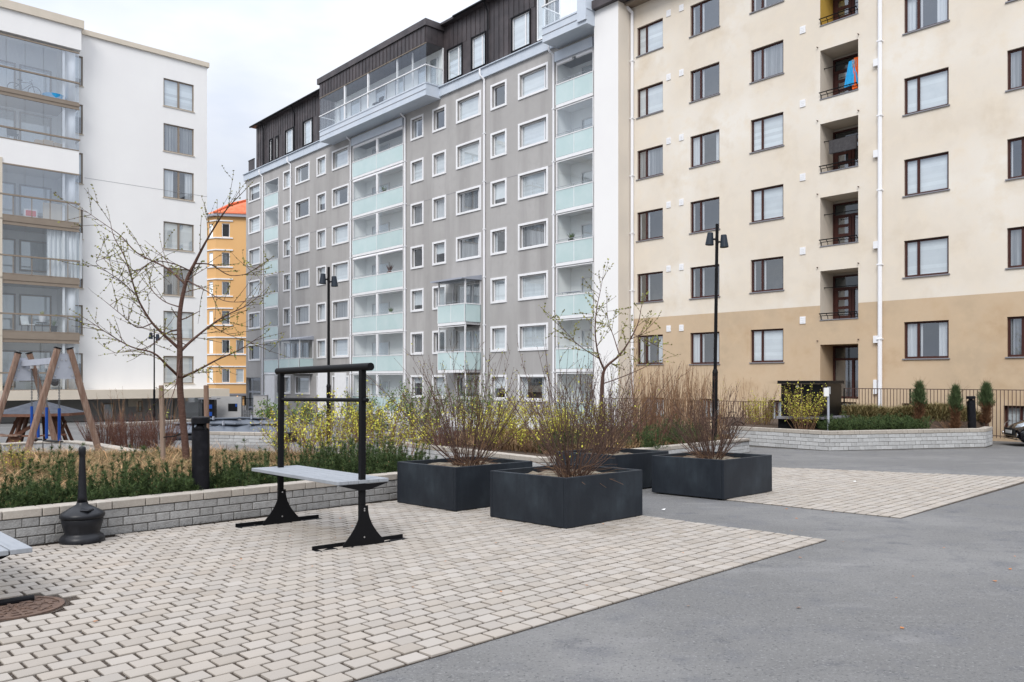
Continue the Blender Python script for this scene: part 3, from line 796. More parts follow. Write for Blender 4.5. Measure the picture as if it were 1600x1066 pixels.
# pale blue flashing band
b = MB()
xx = GX0-.25
while xx < GX1-0.1:
    x2 = min(xx+2.9, GX1+.0)
    b = MB(); b.box(xx+.004, x2-.004, -0.14, 0.25, g.z(6.28), g.z(6.47)); b.build('flashing', M['bluemetal'], gb)
    xx += 2.9
b = MB(); b.box(GX0-.3, GX1, -0.24, 0.28, g.z(6.475), g.z(6.475)+0.05); b.build('flashing_edge', M['bluemetal'], gb)
# dark clad top floor
DZ0, DZ1 = g.z(6.49), g.z(7.86)
DY = 0.25
DX0 = g.u(396.5)
dwin = [(421.5,425.8,1),(431.5,434.8,1),(446.5,459,0),(474.7,488.5,0),(699.8,722.3,0),(737.5,759,0),(800,828.6,0)]
dops = []
for a, b_, nar in dwin:
    dops.append((g.u(a, DY), g.u(b_, DY), g.z(6.615), g.z(7.30 if not nar else 7.27), 0.08))
dops.append((g.u(837, DY), 0.0, g.z(6.60), g.z(7.85), 0.5))
b = MB(); wall_holes(b, DX0, GX1, DZ0, DZ1, dops, y=DY, rd=0.1)
b.quad((DX0,DY,DZ0),(DX0,DY,DZ1),(DX0,9,DZ1),(DX0,9,DZ0)); b.quad((GX1,DY,DZ0),(GX1,9,DZ0),(GX1,9,DZ1),(GX1,DY,DZ1))
b.build('top_floor_wall', M['darkmetal'], gb)
for a, b_, c, d, r in dops[:-1]:
    n_ = (b_-a) < 0.6
    window(gb, a+.03, b_-.03, c+.03, d-.03, DY+0.03, 0.05, M['whitetrim'], [] if n_ else [a+(b_-a)*.72], 0.09, 'blind' if not n_ else 'none')
    b = frame_mb(a-.04, b_+.04, c-.04, d+.04, DY-0.07, DY+.03, .07); b.build('window_surround', M['blackrough'], gb)
SX0, SX1 = g.u(499.5, -1.2), g.u(665.5, -1.2)      # projecting loft balcony
me_cache = {}
xx = DX0; i = 0
while xx < GX1-.05:
    w_ = 0.44; x2 = min(xx+w_, GX1-.01); cx = (xx+x2)/2
    segs = [(DZ0, DZ1)]
    for a, b_, c, d, r in dops:
        if a-.05 < x2 and b_+.05 > xx:
            segs = [q for s0, s1 in segs for q in ((s0, min(s1, c-.05)), (max(s0, d+.05), s1)) if q[1]-q[0] > .1]
            if b_ > -0.01 and x2 > a: segs = [(DZ0, c-.05)] if cx > a else segs
    for s0, s1 in segs:
        b = MB(); b.box(xx+.012, x2-.012, DY-.014, DY-.002, s0, s1); b.box(x2-.014, x2+.010, DY-.045, DY-.001, s0, s1)
        b.build('cladding_panel', M['darkmetal'], gb)
    xx = x2
b = MB(); b.box(DX0-.3, GX1, DY-.38, DY+.1, DZ1, DZ1+.14); b.poly([(DX0-.3,DY-.3,DZ1+.14),(GX1,DY-.3,DZ1+.14),(GX1,9,DZ1+.9),(DX0-.3,9,DZ1+.9)])
b.build('roof', M['darkmetal'], gb)
b = MB(); b.tube([(DX0-.4,DY-.45,DZ1+.06),(g.u(493,-1.2),DY-.45,DZ1+.06)], .075, k=8); b.tube([(g.u(688,-1.2),DY-.45,DZ1+.06),(GX1,DY-.45,DZ1+.06)], .075, k=8); b.build('gutter', M['blackrough'], gb)
for px in (413.5, 461.5, 764):
    xq = g.u(px, DY); b = MB(); b.tube([(xq,DY-.4,DZ1),(xq,DY-.12,DZ1-.5),(xq,DY-.10,DZ0+.15),(xq,DY-.3,DZ0-.05)], .05, k=6); b.build('dark_downpipe', M['blackrough'], gb)
# terrace rail at the far end
b = MB(); b.box(g.u(387.5), DX0, 0.05, 0.09, g.z(6.5), g.z(6.5)+1.1); b.build('terrace_rail', M['darkmetal'], gb)
b = MB(); b.box(g.u(387.5)-.04, DX0, 0.02, 0.12, g.z(6.5)+1.1, g.z(6.5)+1.16); b.build('terrace_handrail', M['blackrough'], gb)
# projecting balcony builder for the top floor
def loft_balcony(x0, x1, fascia_top, yF=-1.2, posts=(), cover=True, right=True):
    za, zb, zc, zd = g.z(6.235), g.z(6.49), g.z(6.90), g.z(7.39)
    b = MB(); b.box(x0, x1, yF, 0.2, za, zb); sl = b.build('balcony', M['bluemetal'], gb)
    b = MB(); b.box(x0-.03, x1+.03, yF-.035, 0.1, zb+.001, zb+.09); b.build('slab_edge', M['bluemetal'], sl)
    b = MB(); b.box(x0-.01, x1+.01, yF-.02, yF+.0, za+.36, za+.39); b.build('groove', M['sill'], sl)
    n = max(3, int((x1-x0)/1.25)); pw = (x1-x0)/n
    for i in range(n):
        b = MB(); b.quad((x0+i*pw+.01,yF+.02,zb+.09),(x0+(i+1)*pw-.01,yF+.02,zb+.09),(x0+(i+1)*pw-.01,yF+.02,zc-.03),(x0+i*pw+.01,yF+.02,zc-.03)); b.build('pane', M['clear2'], sl)
    if cover:
        n2 = n*2; pw = (x1-x0)/n2
        for i in range(n2):
            b = MB(); b.quad((x0+i*pw+.008,yF+.03,zc+.03),(x0+(i+1)*pw-.008,yF+.03,zc+.03),(x0+(i+1)*pw-.008,yF+.03,zd-.02),(x0+i*pw+.008,yF+.03,zd-.02)); b.build('pane', M['clear'], sl)
    b = MB(); b.box(x0-.03, x1+.03, yF-.05, yF+.04, zc-.03, zc+.03)
    for xx_ in (([x1] if right else []) + [x0]): b.box(xx_-.03, xx_+.03, yF+.04, DY-.05, zc-.03, zc+.03)
    b.build('rail', M['whitetrim'], sl)
    for xx_ in (([x1] if right else []) + [x0]):
        b = MB(); b.quad((xx_,yF+.03,zb+.09),(xx_,DY-.06,zb+.09),(xx_,DY-.06,zc-.03),(xx_,yF+.03,zc-.03)); b.build('pane', M['clear2'], sl)
        if cover: b = MB(); b.quad((xx_,yF+.03,zc+.03),(xx_,DY-.06,zc+.03),(xx_,DY-.06,zd),(xx_,yF+.03,zd)); b.build('pane', M['clear'], sl)
        b = MB(); b.box(xx_-.04, xx_+.04, DY-.13, DY-.05, zb+.09, zd); b.build('post', M['whitetrim'], sl)
    for p in posts:
        b = MB(); b.box(p-.07, p+.07, yF-.0, yF+.12, zb+.09, zd); b.build('post', M['whitetrim'], sl)
    # white back wall with doors
    b = MB(); b.quad((x0,DY-.06,zb),(x1,DY-.06,zb),(x1,DY-.06,zd),(x0,DY-.06,zd)); b.build('back_wall', M['balcwall'], sl)
    return sl, za, zb, zc, zd
posts = [g.u(p, -1.15) for p in (539, 575.5)]
sl, za, zb_, zc, zd = loft_balcony(SX0, SX1, 0, posts=posts)
b = MB(); b.box(g.u(619,-1.15)-.04, g.u(619,-1.15)+.04, -1.1, -1.0, zb_+.09, zd); b.box(g.u(642,-1.0)-.03, g.u(642,-1.0)+.03, -0.9, -0.8, zb_+.09, zd); b.build('post', M['whitetrim'], sl)
for (fa, fb) in ((.05,.12),(.17,.27),(.42,.52),(.60,.68),(.80,.87),(.90,.96)):
    window(gb, SX0+(SX1-SX0)*fa, SX0+(SX1-SX0)*fb, zb_+.15, zb_+2.2, DY-.16, .06, M['whitetrim'], [], None, WR.choice(['none','blind','curtain']), fd=.06)
ft0, ft1 = g.z(7.755), g.z(7.90)
b = MB(); b.box(SX0-.02, SX1+.02, -1.2, DY, zd, ft0); hd = b.build('roof_hood', M['darkmetal'], gb)
b = MB(); b.box(SX0-.22, SX1+.12, -1.32, 1.5, ft0+.002, ft1); b.build('hood_fascia', M['darkmetal'], hd)
b = MB(); b.box(SX0-.0, SX1+.02, -1.22, -1.16, zd-.05, zd-.001); b.build('hood_trim', M['taupe'], hd)
xx = SX0
while xx < SX1-.1:
    b = MB(); b.box(xx+.01, min(xx+.44, SX1+.0)-.01, -1.225, -1.202, zd+.01, ft0-.01); b.box(min(xx+.44,SX1)-.012, min(xx+.44,SX1)+.012, -1.26, -1.203, zd+.01, ft0-.01); b.build('cladding_panel', M['darkmetal'], hd); xx += .44
yy = -1.2
while yy < DY-.2:
    b = MB(); b.box(SX1+.022, SX1+.04, yy+.01, yy+.43, zd+.01, ft0-.01); b.build('cladding_panel', M['darkmetal'], hd); yy += .44
# second loft balcony at the right end
QX0 = g.u(847.5, -1.2)
sl2, *_z = loft_balcony(QX0, g.u(917,-1.2), 0, cover=False, right=False)
b = MB(); b.box(g.u(916,-1.25), 0.0, -1.3, .2, g.z(6.3), g.z(6.75)); b.build('end_panel', M['bluemetal'], sl2)
window(gb, g.u(838.5,DY), g.u(851,DY), g.z(6.62), g.z(7.6), DY+.02, .07, M['whitetrim'], [], None, 'blind')
window(gb, g.u(856,DY+.3), g.u(882,DY+.3), g.z(6.6), g.z(7.6), DY+.3, .07, M['whitetrim'], [g.u(866,DY+.3)], None, 'sides')
window(gb, g.u(890,DY+.3), g.u(925,DY+.3), g.z(6.6), g.z(7.6), DY+.3, .07, M['whitetrim'], [], None, 'none')

# ======================= cream building with white stair tower =======================
be = Facade(-310, 0.0736, 3.1, False, 988)
bb = thing('apartment_building', 'cream and tan rendered apartment block with recessed balconies and dark red window frames', 'building', (be.O.x, be.O.y, 0), be.ang)
BX0, BX1 = 0.0, be.u(1760)
BZB = be.z(.968)
EAVE = be.z(6.05)
bcols = [(995.5,1035.7,0.465),(1078.5,1124,0.475),(1173,1224,0.465),(1412.5,1482.3,0.45),(1573.5,1652,0.45)]
bops = []; bw = []
for ci, (a, b_, hh) in enumerate(bcols):
    x0, x1 = be.u(a), be.u(b_)
    for k in range(6):
        z1 = be.z(0.69+k); z0 = z1 - hh*3.1
        bops.append((x0, x1, z0, z1, 0.13)); bw.append((ci, k, x0, x1, z0, z1))
LX0, LX1 = be.u(1281.5), be.u(1341)
lops = []
for k in range(6):
    zt = be.z(0.40+0.98*k+0.045); zb2 = zt - (0.66 if k else 0.72)*3.1
    bops.append((LX0, LX1, zb2, zt, 1.2)); lops.append((k, zb2, zt))
for (a, b_) in ((1005,1037),(1093,1123),(1201,1226),(1409,1480),(1568,1640),(1296,1338)):
    bops.append((be.u(a), be.u(b_), -0.35, 0.64, 0.25))
for part_, z0, z1, m in (('upper_wall', BZB, EAVE, M['beigeplaster']), ('lower_wall', -1.5, BZB, M['tanplaster'])):
    oo = [o for o in bops if o[3] > z0 and o[2] < z1]
    b = MB(); wall_holes(b, BX0, BX1, z0, z1, [(o[0],o[1],max(o[2],z0),min(o[3],z1),o[4]) for o in oo if not (LX0-.1 < o[0] < LX0+.1)] + [(o[0],o[1],max(o[2],z0),min(o[3],z1),0.003) for o in oo if (LX0-.1 < o[0] < LX0+.1)])
    b.quad((BX1,0,z0),(BX1,12,z0),(BX1,12,z1),(BX1,0,z1))
    b.build(part_, m, bb)
for k, zb2, zt in lops:
    m = M['yellowplaster'] if k == 5 else M['loggia']
    b = MB(); b.quad((LX0,.003,zb2),(LX0,1.2,zb2),(LX0,1.2,zt),(LX0,.003,zt)); b.quad((LX1,.003,zb2),(LX1,1.2,zb2),(LX1,1.2,zt),(LX1,.003,zt))
    b.quad((LX0,.003,zt),(LX1,.003,zt),(LX1,1.2,zt),(LX0,1.2,zt)); b.quad((LX0,.003,zb2),(LX1,.003,zb2),(LX1,1.2,zb2),(LX0,1.2,zb2)); b.quad((LX0,1.2,zb2),(LX1,1.2,zb2),(LX1,1.2,zt),(LX0,1.2,zt))
    lg = b.build('loggia', m if k else M['tanplaster'], bb)
    # dark red door screen
    dx0, dx1 = LX0+.02, LX1-.04; dz1 = zt-.12 if k else zt-.04; ztr = dz1-0.55
    xm = dx0+(dx1-dx0)*.56
    dz0 = zb2+.02
    d_ = frame_mb(dx0, dx1, dz0, dz1, 1.08, 1.17, .07).build('door_screen', M['brownframe'], bb)
    b = MB(); b.box(dx0+.07, dx1-.07, 1.075, 1.17, ztr-.05, ztr+.05); b.box(xm-.05, xm+.05, 1.077, 1.165, dz0+.07, ztr-.051); b.build('transom', M['brownframe'], d_)
    b = MB(); b.quad((dx0+.07,1.13,ztr+.05),(dx1-.07,1.13,ztr+.05),(dx1-.07,1.13,dz1-.07),(dx0+.07,1.13,dz1-.07)); b.build('pane', M['darkpane'], d_)
    b = MB(); b.quad((xm+.05,1.13,dz0+.07),(dx1-.07,1.13,dz0+.07),(dx1-.07,1.13,ztr-.05),(xm+.05,1.13,ztr-.05)); b.build('pane', M['pane'], d_)
    if k:
        # the door leaf with three small panes
        px0, px1 = dx0+.09, xm-.06; zz0, zz1 = dz0+.08, ztr-.06
        b = MB(); n3 = 3
        hs = [zz0+(zz1-zz0)*q for q in (0,.12,.34,.44,.66,.76,.98,1)]
        b.box(px0, px0+.13, 1.06, 1.12, zz0, zz1); b.box(px1-.13, px1, 1.06, 1.12, zz0, zz1)
        for q in (0, 2, 4, 6): b.box(px0+.13, px1-.13, 1.062, 1.118, hs[q], hs[q+1])
        lf = b.build('door_leaf', M['brownframe'], d_)
        for q in (1, 3, 5): b = MB(); b.quad((px0+.13,1.09,hs[q]),(px1-.13,1.09,hs[q]),(px1-.13,1.09,hs[q+1]),(px0+.13,1.09,hs[q+1])); b.build('pane', M['pane'], d_)
    else:
        b = MB(); b.quad((dx0+.07,1.13,dz0+.07),(xm-.05,1.13,dz0+.07),(xm-.05,1.13,ztr-.05),(dx0+.07,1.13,ztr-.05)); b.build('pane', M['pane'], d_)
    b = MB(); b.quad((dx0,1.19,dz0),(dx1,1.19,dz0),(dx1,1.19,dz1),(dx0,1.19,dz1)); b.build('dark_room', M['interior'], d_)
    if k:
        b = MB()
        b.tube([(LX0-.0,-.10,zb2+.28),(LX1+.0,-.10,zb2+.28)], .022, k=6); b.tube([(LX0,.03,zb2+.20),(LX1,.03,zb2+.20)], .016, k=5)
        for q in (0.0, .18, .5, .82, 1.0):
            xq = LX0+.03+(LX1-LX0-.06)*q; b.tube([(xq,.06,zb2+.02),(xq,.04,zb2+.16),(xq,-.10,zb2+.28)], .015, k=5)
        b.build('balcony_rail', M['black'], lg)
        b = MB(); b.box(LX0-.01, LX1+.01, -.03, .12, zb2+.003, zb2+.04); b.build('ledge', M['sill'], lg)
        b = MB(); zz = zb2+1.38; b.tube([(LX0,.35,zz),(LX1,.35,zz)], .016, k=6); b.lathe([(.045,0),(.045,.02)], 8, (LX0+.02,.35,zz)); b.build('drying_bar', M['black'], lg)
    for xq in (LX0-.10, LX1+.02):
        b = MB(); b.tube([(xq,0,zt+.17),(xq,-.09,zt+.16)], .022, k=6); b.build('rusty_anchor', M['rust'], bb)
for ci, k, x0, x1, z0, z1 in bw:
    m1 = x0 + (x1-x0)*(.33 if ci < 3 else .31)
    lk = WR.choice(['blind','blind','half','none','sides','curtain'])
    if (ci, k) in ((0,5),(2,0),(2,2),(2,3),(3,1),(3,2),(3,3)): lk = 'blind'
    if (ci, k) in ((3,0),(1,0),(0,0)): lk = 'sides'
    if (ci, k) in ((0,1),(0,2),(2,1),(1,1),(1,2),(1,3),(1,4)): lk = 'none' if k != 3 else 'sides'
    w = window(bb, x0, x1, z0, z1, 0.09, 0.075, M['brownframe'], [m1], .09, lk, sill=(0.05, 0.05, M['sill']))
    # pale inner casing strip beside the mullion
    b = MB(); b.box(m1+.055, m1+.115, .19, .23, z0+.08, z1-.08); b.box(x0+.085, x0+.125, .19, .23, z0+.08, z1-.08); b.build('inner_casing', M['whitetrim'], w)
for o in bops:
    if o[3] == 0.64:
        window(bb, o[0], o[1], o[2]+.0, o[3]-.0, 0.16, .07, M['brownframe'], [o[0]+(o[1]-o[0])*.36], .09, 'blind')
# vents
for px, h0 in ((1045,.72),(1065,.72),(1254.5,.73)):
    for k in range(6):
        xq = be.u(px); zz = be.z(h0+k+ (0 if k else .06)); b = MB(); s_ = .125
        b.box(xq-s_, xq+s_, -.03, -.001, zz-.16, zz+.14)
        for i in range(3): b.box(xq-s_*.6, xq+s_*.6, -.036, -.031, zz-.09+i*.07, zz-.06+i*.07)
        b.build('vent', M['whitetrim'], bb)
dp = downpipe(bb, be.u(1376.5), -1.2, EAVE, M['whitepaint'], r=.075)
for h_ in (5.2, 3.98, 2.83, 1.68, .49):
    b = MB(); xq = be.u(1376.5)-.17; b.box(xq-.08, xq+.10, -.13, -.001, be.z(h_)-.14, be.z(h_)+.14); b.build('pipe_bracket', M['whitetrim'], bb)
b = MB(); xq = be.u(1374); b.box(xq-.20, xq-.07, -.1, -.001, be.z(-.2), be.z(-.02)); b.build('pipe_bracket', M['whitetrim'], bb)
downpipe(bb, be.u(989.5), -1.2, EAVE+.35, M['whitepaint'], r=.075)
# eaves and roof
b = MB(); b.box(BX0-.05, BX1+.4, -.55, .1, EAVE, EAVE+.12); b.build('eaves_board', M['taupe'], bb)
b = MB(); b.box(BX0-.1, BX1+.5, -.78, .1, EAVE+.13, EAVE+.42); b.poly([(BX0,-.7,EAVE+.42),(BX1,-.7,EAVE+.42),(BX1,7,EAVE+4),(BX0,7,EAVE+4)]); b.build('roof', mat('slate_metal',(0.05,0.058,0.078),.5), bb)
# white stair tower between the two blocks
TX0, TX1 = be.u(928.3, -1.0), be.u(966, -1.0)
b = MB(); b.quad((TX0,-1.0,-1.6),(TX1,-1.0,-1.6),(TX1,-1.0,EAVE+.1),(TX0,-1.0,EAVE+.1)); b.quad((TX0,-1,-1.6),(TX0,8,-1.6),(TX0,8,EAVE+.1),(TX0,-1,EAVE+.1)); b.quad((TX0,-1,EAVE+.1),(TX1,-1,EAVE+.1),(TX1,8,EAVE+.1),(TX0,8,EAVE+.1))
b.build('stair_tower', M['whiteplaster'], bb)
b = MB(); b.quad((TX1,-1.0,-1.6),(TX1,0.3,-1.6),(TX1,0.3,EAVE+.1),(TX1,-1.0,EAVE+.1)); b.build('tower_side', M['creamside'], bb)
b = MB(); b.quad((TX1-.0,.001,-1.6),(0.02,.001,-1.6),(0.02,.001,EAVE),(TX1,.001,EAVE)); b.build('tower_joint', M['creamside'], bb)
b = MB(); b.box(TX0-.1, TX1+.25, -1.25, 1.5, EAVE+.11, EAVE+.55); b.build('tower_roof', M['darkmetal'], bb)

# ======================= white building =======================
wv = Facade(2162, 0.03798, 3.0, True, 127)
wb = thing('apartment_building', 'white rendered apartment block with glazed balconies on its left corner', 'building', (wv.O.x, wv.O.y, 0), wv.ang)
WX1 = wv.u(323.5); WX0 = wv.u(-260)
WTOP = wv.z(7.0)
CAN = wv.z(-0.24)
wrows = [(6.484,.60),(5.51,.60),(4.53,.62),(3.39,.60),(2.398,.60),(1.456,.60),(.483,.60)]
looks = ['blind','curtain','sides','blind','curtain','blind','blind']
wops = []
for h_, hh in wrows:
    wops.append((wv.u(255.5), wv.u(303), wv.z(h_-hh), wv.z(h_), .12)); wops.append((wv.u(112), wv.u(129.5), wv.z(h_-hh+.02), wv.z(h_+.02), .12))
BL, BR = wv.u(-260), wv.u(100)   # recessed balconies
b = MB(); wall_holes(b, wv.u(100), WX1, CAN, WTOP, wops)
b.quad((WX1,0,CAN),(WX1,11,CAN),(WX1,11,WTOP),(WX1,0,WTOP)); b.quad((WX0,0,WTOP),(WX1,0,WTOP),(WX1,11,WTOP),(WX0,11,WTOP))
b.build('wall', M['whiteplaster'], wb)
for i, (h_, hh) in enumerate(wrows):
    x0, x1 = wv.u(255.5), wv.u(303)
    window(wb, x0, x1, wv.z(h_-hh), wv.z(h_), .06, .07, M['taupe'], [(x0+x1)/2], .12, looks[i], sill=(.05,.05,M['taupepale']))
    x0, x1 = wv.u(112), wv.u(129.5)
    window(wb, x0, x1, wv.z(h_-hh+.02), wv.z(h_+.02), .06, .07, M['taupe'], [], .12, 'half', sill=(.05,.05,M['taupepale']))
b = MB(); b.box(wv.u(127), WX1+.12, -.12, .3, WTOP-.14, WTOP+.16); b.build('parapet_cap', M['taupepale'], wb)
b = MB(); b.box(wv.u(132), WX1, -.005, 0, wv.z(4.06)-.01, wv.z(4.06)+.01); b.build('wall_groove', M['sill'], wb)
# canopy over the ground floor, recessed grey base
b = MB(); b.box(WX0, WX1+1.0, -1.3, 1.5, wv.z(-.42), wv.z(-.235)); b.build('canopy', M['taupepale'], wb)
b = MB(); b.quad((WX0,1.5,-3),(WX1,1.5,-3),(WX1,1.5,wv.z(-.3)),(WX0,1.5,wv.z(-.3))); b.quad((WX1,1.5,-3),(WX1,8,-3),(WX1,8,wv.z(-.3)),(WX1,1.5,wv.z(-.3))); b.build('base_wall', M['graywall'], wb)
for (a, c, z0, z1) in ((160,178,-2,.0),(215,222,-.6,0.1),(256,272,-2.4,0.3),(283,318,-2.4,.35)):
    window(wb, wv.u(a,1.5), wv.u(c,1.5), z0, z1, 1.42, .07, M['taupe'], [], None, WR.choice(['none','half']), fd=.06)
b = MB(); b.box(wv.u(200,1.5), wv.u(221,1.5), 1.44, 1.498, -.25, .28); b.build('notice_board', M['taupepale'], wb)
# balcony stack
PR = -0.75; BDP = 1.7
bx1 = wv.u(123.5, PR); bx0 = wv.u(-240, PR)
b = MB(); b.quad((bx0,BDP,-1),(bx1+.4,BDP,-1),(bx1+.4,BDP,WTOP),(bx0,BDP,WTOP)); b.quad((wv.u(100),0,CAN),(wv.u(100),BDP,CAN),(wv.u(100),BDP,WTOP),(wv.u(100),0,WTOP)); b.build('balcony_back_wall', M['balcwall'], wb)
b = MB(); b.box(bx0, bx1+.12, PR-.02, .3, wv.z(6.53), wv.z(7.0)-.12); b.build('band', M['whiteplaster'], wb)
b = MB(); b.box(bx0, bx1+.25, PR-.14, .35, wv.z(7.0)-.119, wv.z(7.0)+.36); b.build('parapet_cap', M['taupepale'], wb)
flo = [(6.47,5.86,5.465,0),(5.35,4.73,4.52,1),(4.05,3.465,3.08,2),(2.92,2.32,1.975,3),(1.81,1.22,.89,4),(.70,.1,-.235,5)]
for zt_, zr_, zb0_, i in flo:
    zt, zr, zb0 = wv.z(zt_), wv.z(zr_), wv.z(zb0_)
    nxt = flo[i+1][0] if i < 5 else -.40
    b = MB(); b.box(bx0, bx1, PR, BDP, wv.z(nxt)+.02, zb0-.02)
    bal = b.build('balcony', M['whiteplaster'] if i == 1 else M['taupe'], wb)
    if i != 1:
        b = MB(); b.box(bx0, bx1+.03, PR-.03, PR-.001, wv.z(nxt)+.14, zb0-.03); b.build('slab_edge', M['taupe'], bal)
    b = MB(); b.box(bx0, bx1+.05, PR-.06, PR+.04, zr-.04, zr+.05); b.box(bx0, bx1+.02, PR-.02, PR+.05, zt-.06, zt+.02); b.box(bx1-.05, bx1, PR-.01, PR+.04, zb0-.02, zb0+.04)
    b.box(bx1-.04, bx1+.04, PR+.04, -.02, zr-.04, zr+.05); b.box(bx0, bx1, PR-.015, PR+.03, zb0-.02, zb0+.04)
    b.build('rail', M['taupe'], bal)
    xx = bx1; j = 0
    while xx > wv.u(-60, PR):
        x2 = xx-.93
        b = MB(); b.quad((x2+.006,PR+.02,zr+.05),(xx-.006,PR+.02,zr+.05),(xx-.006,PR+.02,zt-.06),(x2+.006,PR+.02,zt-.06)); b.build('pane', M['skyglass'] if i < 3 else M['clear2'], bal)
        b = MB(); b.quad((x2+.006,PR-.01,zb0+.04),(xx-.006,PR-.01,zb0+.04),(xx-.006,PR-.01,zr-.04),(x2+.006,PR-.01,zr-.04)); b.build('pane', M['skyglass'] if i < 3 else M['clear2'], bal)
        if i > 1: b = MB(); b.box(xx-.62,xx-.58,PR-.03,PR+.0,zb0,zr-.04); b.build('baluster', M['taupe'], bal)
        xx = x2; j += 1
    b = MB(); b.quad((bx1,PR+.04,zr+.05),(bx1,-.02,zr+.05),(bx1,-.02,zt-.06),(bx1,PR+.04,zt-.06)); b.quad((bx1,PR+.04,zb0),(bx1,-.02,zb0),(bx1,-.02,zr-.04),(bx1,PR+.04,zr-.04)); b.build('pane', M['clear2'], bal)
    b = MB(); b.lathe([(.26,zb0),(.26,zt+.1)], 18, (wv.u(110,PR+.5), PR+.5, 0)); b.build('column', M['whitepaint'], bal, smooth=True)
    b = MB(); b.box(wv.u(99,PR+.2)-.06, wv.u(99,PR+.2)+.06, PR+.1, PR+.2, zb0, zt); b.build('post', M['whitetrim'], bal)
    if i >= 2: b = MB(); b.box(bx0, wv.u(3.5,PR), PR-.05, PR+.15, zb0-.3, zt+.3); b.build('side_frame', M['taupepale'], bal)
    # window wall behind
    for (pa, pb, mu) in ((30, 80, 1), (-8, 24, 0), (-60, -20, 0)):
        window(wb, wv.u(pa,BDP), wv.u(pb,BDP), zb0+.15 if pa < 25 else zb0+.5, zb0+2.35, BDP-.08, .09, M['taupe'], [], None, WR.choice(['none','half','blind','none']), fd=.06)
# things seen in the balconies
def inb(px, yo): return wv.u(px, yo)
def wpt(x, y, z):
    p = wv.O + wv.ex*x + wv.ey*y; return (p.x, p.y, z)
zb4 = wv.z(1.975)
t_ = thing('balcony_curtain', 'long white curtain hanging inside the fourth glazed balcony of the white block', 'curtain', wpt(inb(98,.0), 0.0, zb4), wv.ang)
b = MB(); n = 40; wdt = 1.9
for i in range(n):
    xa = -wdt/2+wdt*i/n; xb = -wdt/2+wdt*(i+1)/n; fa = .05*math.sin(i*1.3); fb = .05*math.sin((i+1)*1.3)
    b.quad((xa,fa-.5,0.05),(xb,fb-.5,.05),(xb,fb-.5,2.8),(xa,fa-.5,2.8))
b.build('curtain_cloth', M['whitecurtain'], t_)
zb5 = wv.z(.89)
def potplant(label, px, yo, z, pm, leaf, hh=.5):
    t = thing('potted_plant', label, 'plant', wpt(inb(px,yo), yo, z), wv.ang)
    b = MB(); b.lathe([(.14,0),(.2,.42)], 14); b.build('pot', pm, t)
    r_ = random.Random(px); b = MB()
    for i in range(40):
        a = r_.uniform(0,2*PI); l = r_.uniform(.2,hh); s = r_.uniform(.1,.5)
        p = Vector((.05*math.cos(a),.05*math.sin(a),.42)); q = p+Vector((math.cos(a)*s*l, math.sin(a)*s*l, l)); w = Vector((-math.sin(a),math.cos(a),0))*.02
        b.poly([p-w, p+w, q])
    b.build('leaves', leaf, t)
potplant('tall dark pot with green spiky plant on the fifth balcony of the white block', 84, -.2, zb5, M['blackrough'], M['gleaf'])
potplant('small pot with yellow flowers on the balcony table of the white block', 66, .1, zb5+.62, M['whitepaint'], M['yleaf'], .3)
def chair(label, px, yo, z, m, rz=0):
    t = thing('balcony_chair', label, 'chair', wpt(inb(px,yo), yo, z), wv.ang+rz)
    b = MB(); b.box(-.25,.25,-.25,.25,.4,.47); b.build('seat', m, t, bevel=.02)
    b = MB(); b.obox((0,.24,.47),(0,.34,.95), .5,.05); b.build('backrest', m, t, bevel=.015)
    for sx in (-1,1):
        for sy in (-1,1): b = MB(); b.tube([(.22*sx,.22*sy,.4),(.25*sx,.26*sy,0)], .018, k=6); b.build('leg', M['blackrough'], t)
chair('dark chair in the second glazed balcony of the white block', 20, -.1, wv.z(4.52), M['blackrough'])
chair('pale cushioned chair on the fifth balcony of the white block', 44, 0, zb5, M['balcwall'], .5)
t = thing('balcony_table', 'small dark table on the fifth balcony of the white block', 'table', wpt(inb(66,.1), .1, zb5), wv.ang)
b = MB(); b.lathe([(.32,.58),(.32,.61)], 20); b.build('table_top', M['blackrough'], t); b = MB(); b.lathe([(.18,0),(.02,.03),(.02,.58)], 12); b.build('leg', M['blackrough'], t)
t = thing('heat_pump', 'pale outdoor heat pump unit with a round black fan on the lowest balcony', 'heat pump', wpt(inb(88,-.1), -.1, wv.z(.12)-.9), wv.ang)
b = MB(); b.box(-.5,.45,-.15,.2,0,.65); b.build('casing', M['plasticwhite'], t, bevel=.02)
b = MB(); b.tube([(-.12,-.16,.33),(-.12,-.19,.33)], .25, k=24); b.build('fan_grille', M['blackrough'], t)
t = thing('red_crate', 'white framed box with a red front on the third balcony of the white block', 'box', wpt(inb(47,-.3), -.3, wv.z(3.08)+.03), wv.ang)
b = MB(); b.box(-.33,.33,-.2,.2,0,.5); b.build('frame', M['whitepaint'], t); b = MB(); b.box(-.26,.26,-.215,-.201,.1,.42); b.build('front', M['red'], t)
t = thing('privacy_screen', 'beige panel standing inside the right end of the third balcony', 'screen', wpt(inb(97,-.5), -.5, wv.z(3.08)), wv.ang)
b = MB(); b.box(-1.0,1.0,-.02,.02,.05,1.02); b.build('panel', M['taupepale'], t); b = MB(); b.box(.12,.16,-.03,.03,.05,1.02); b.build('panel_joint', M['taupe'], t)
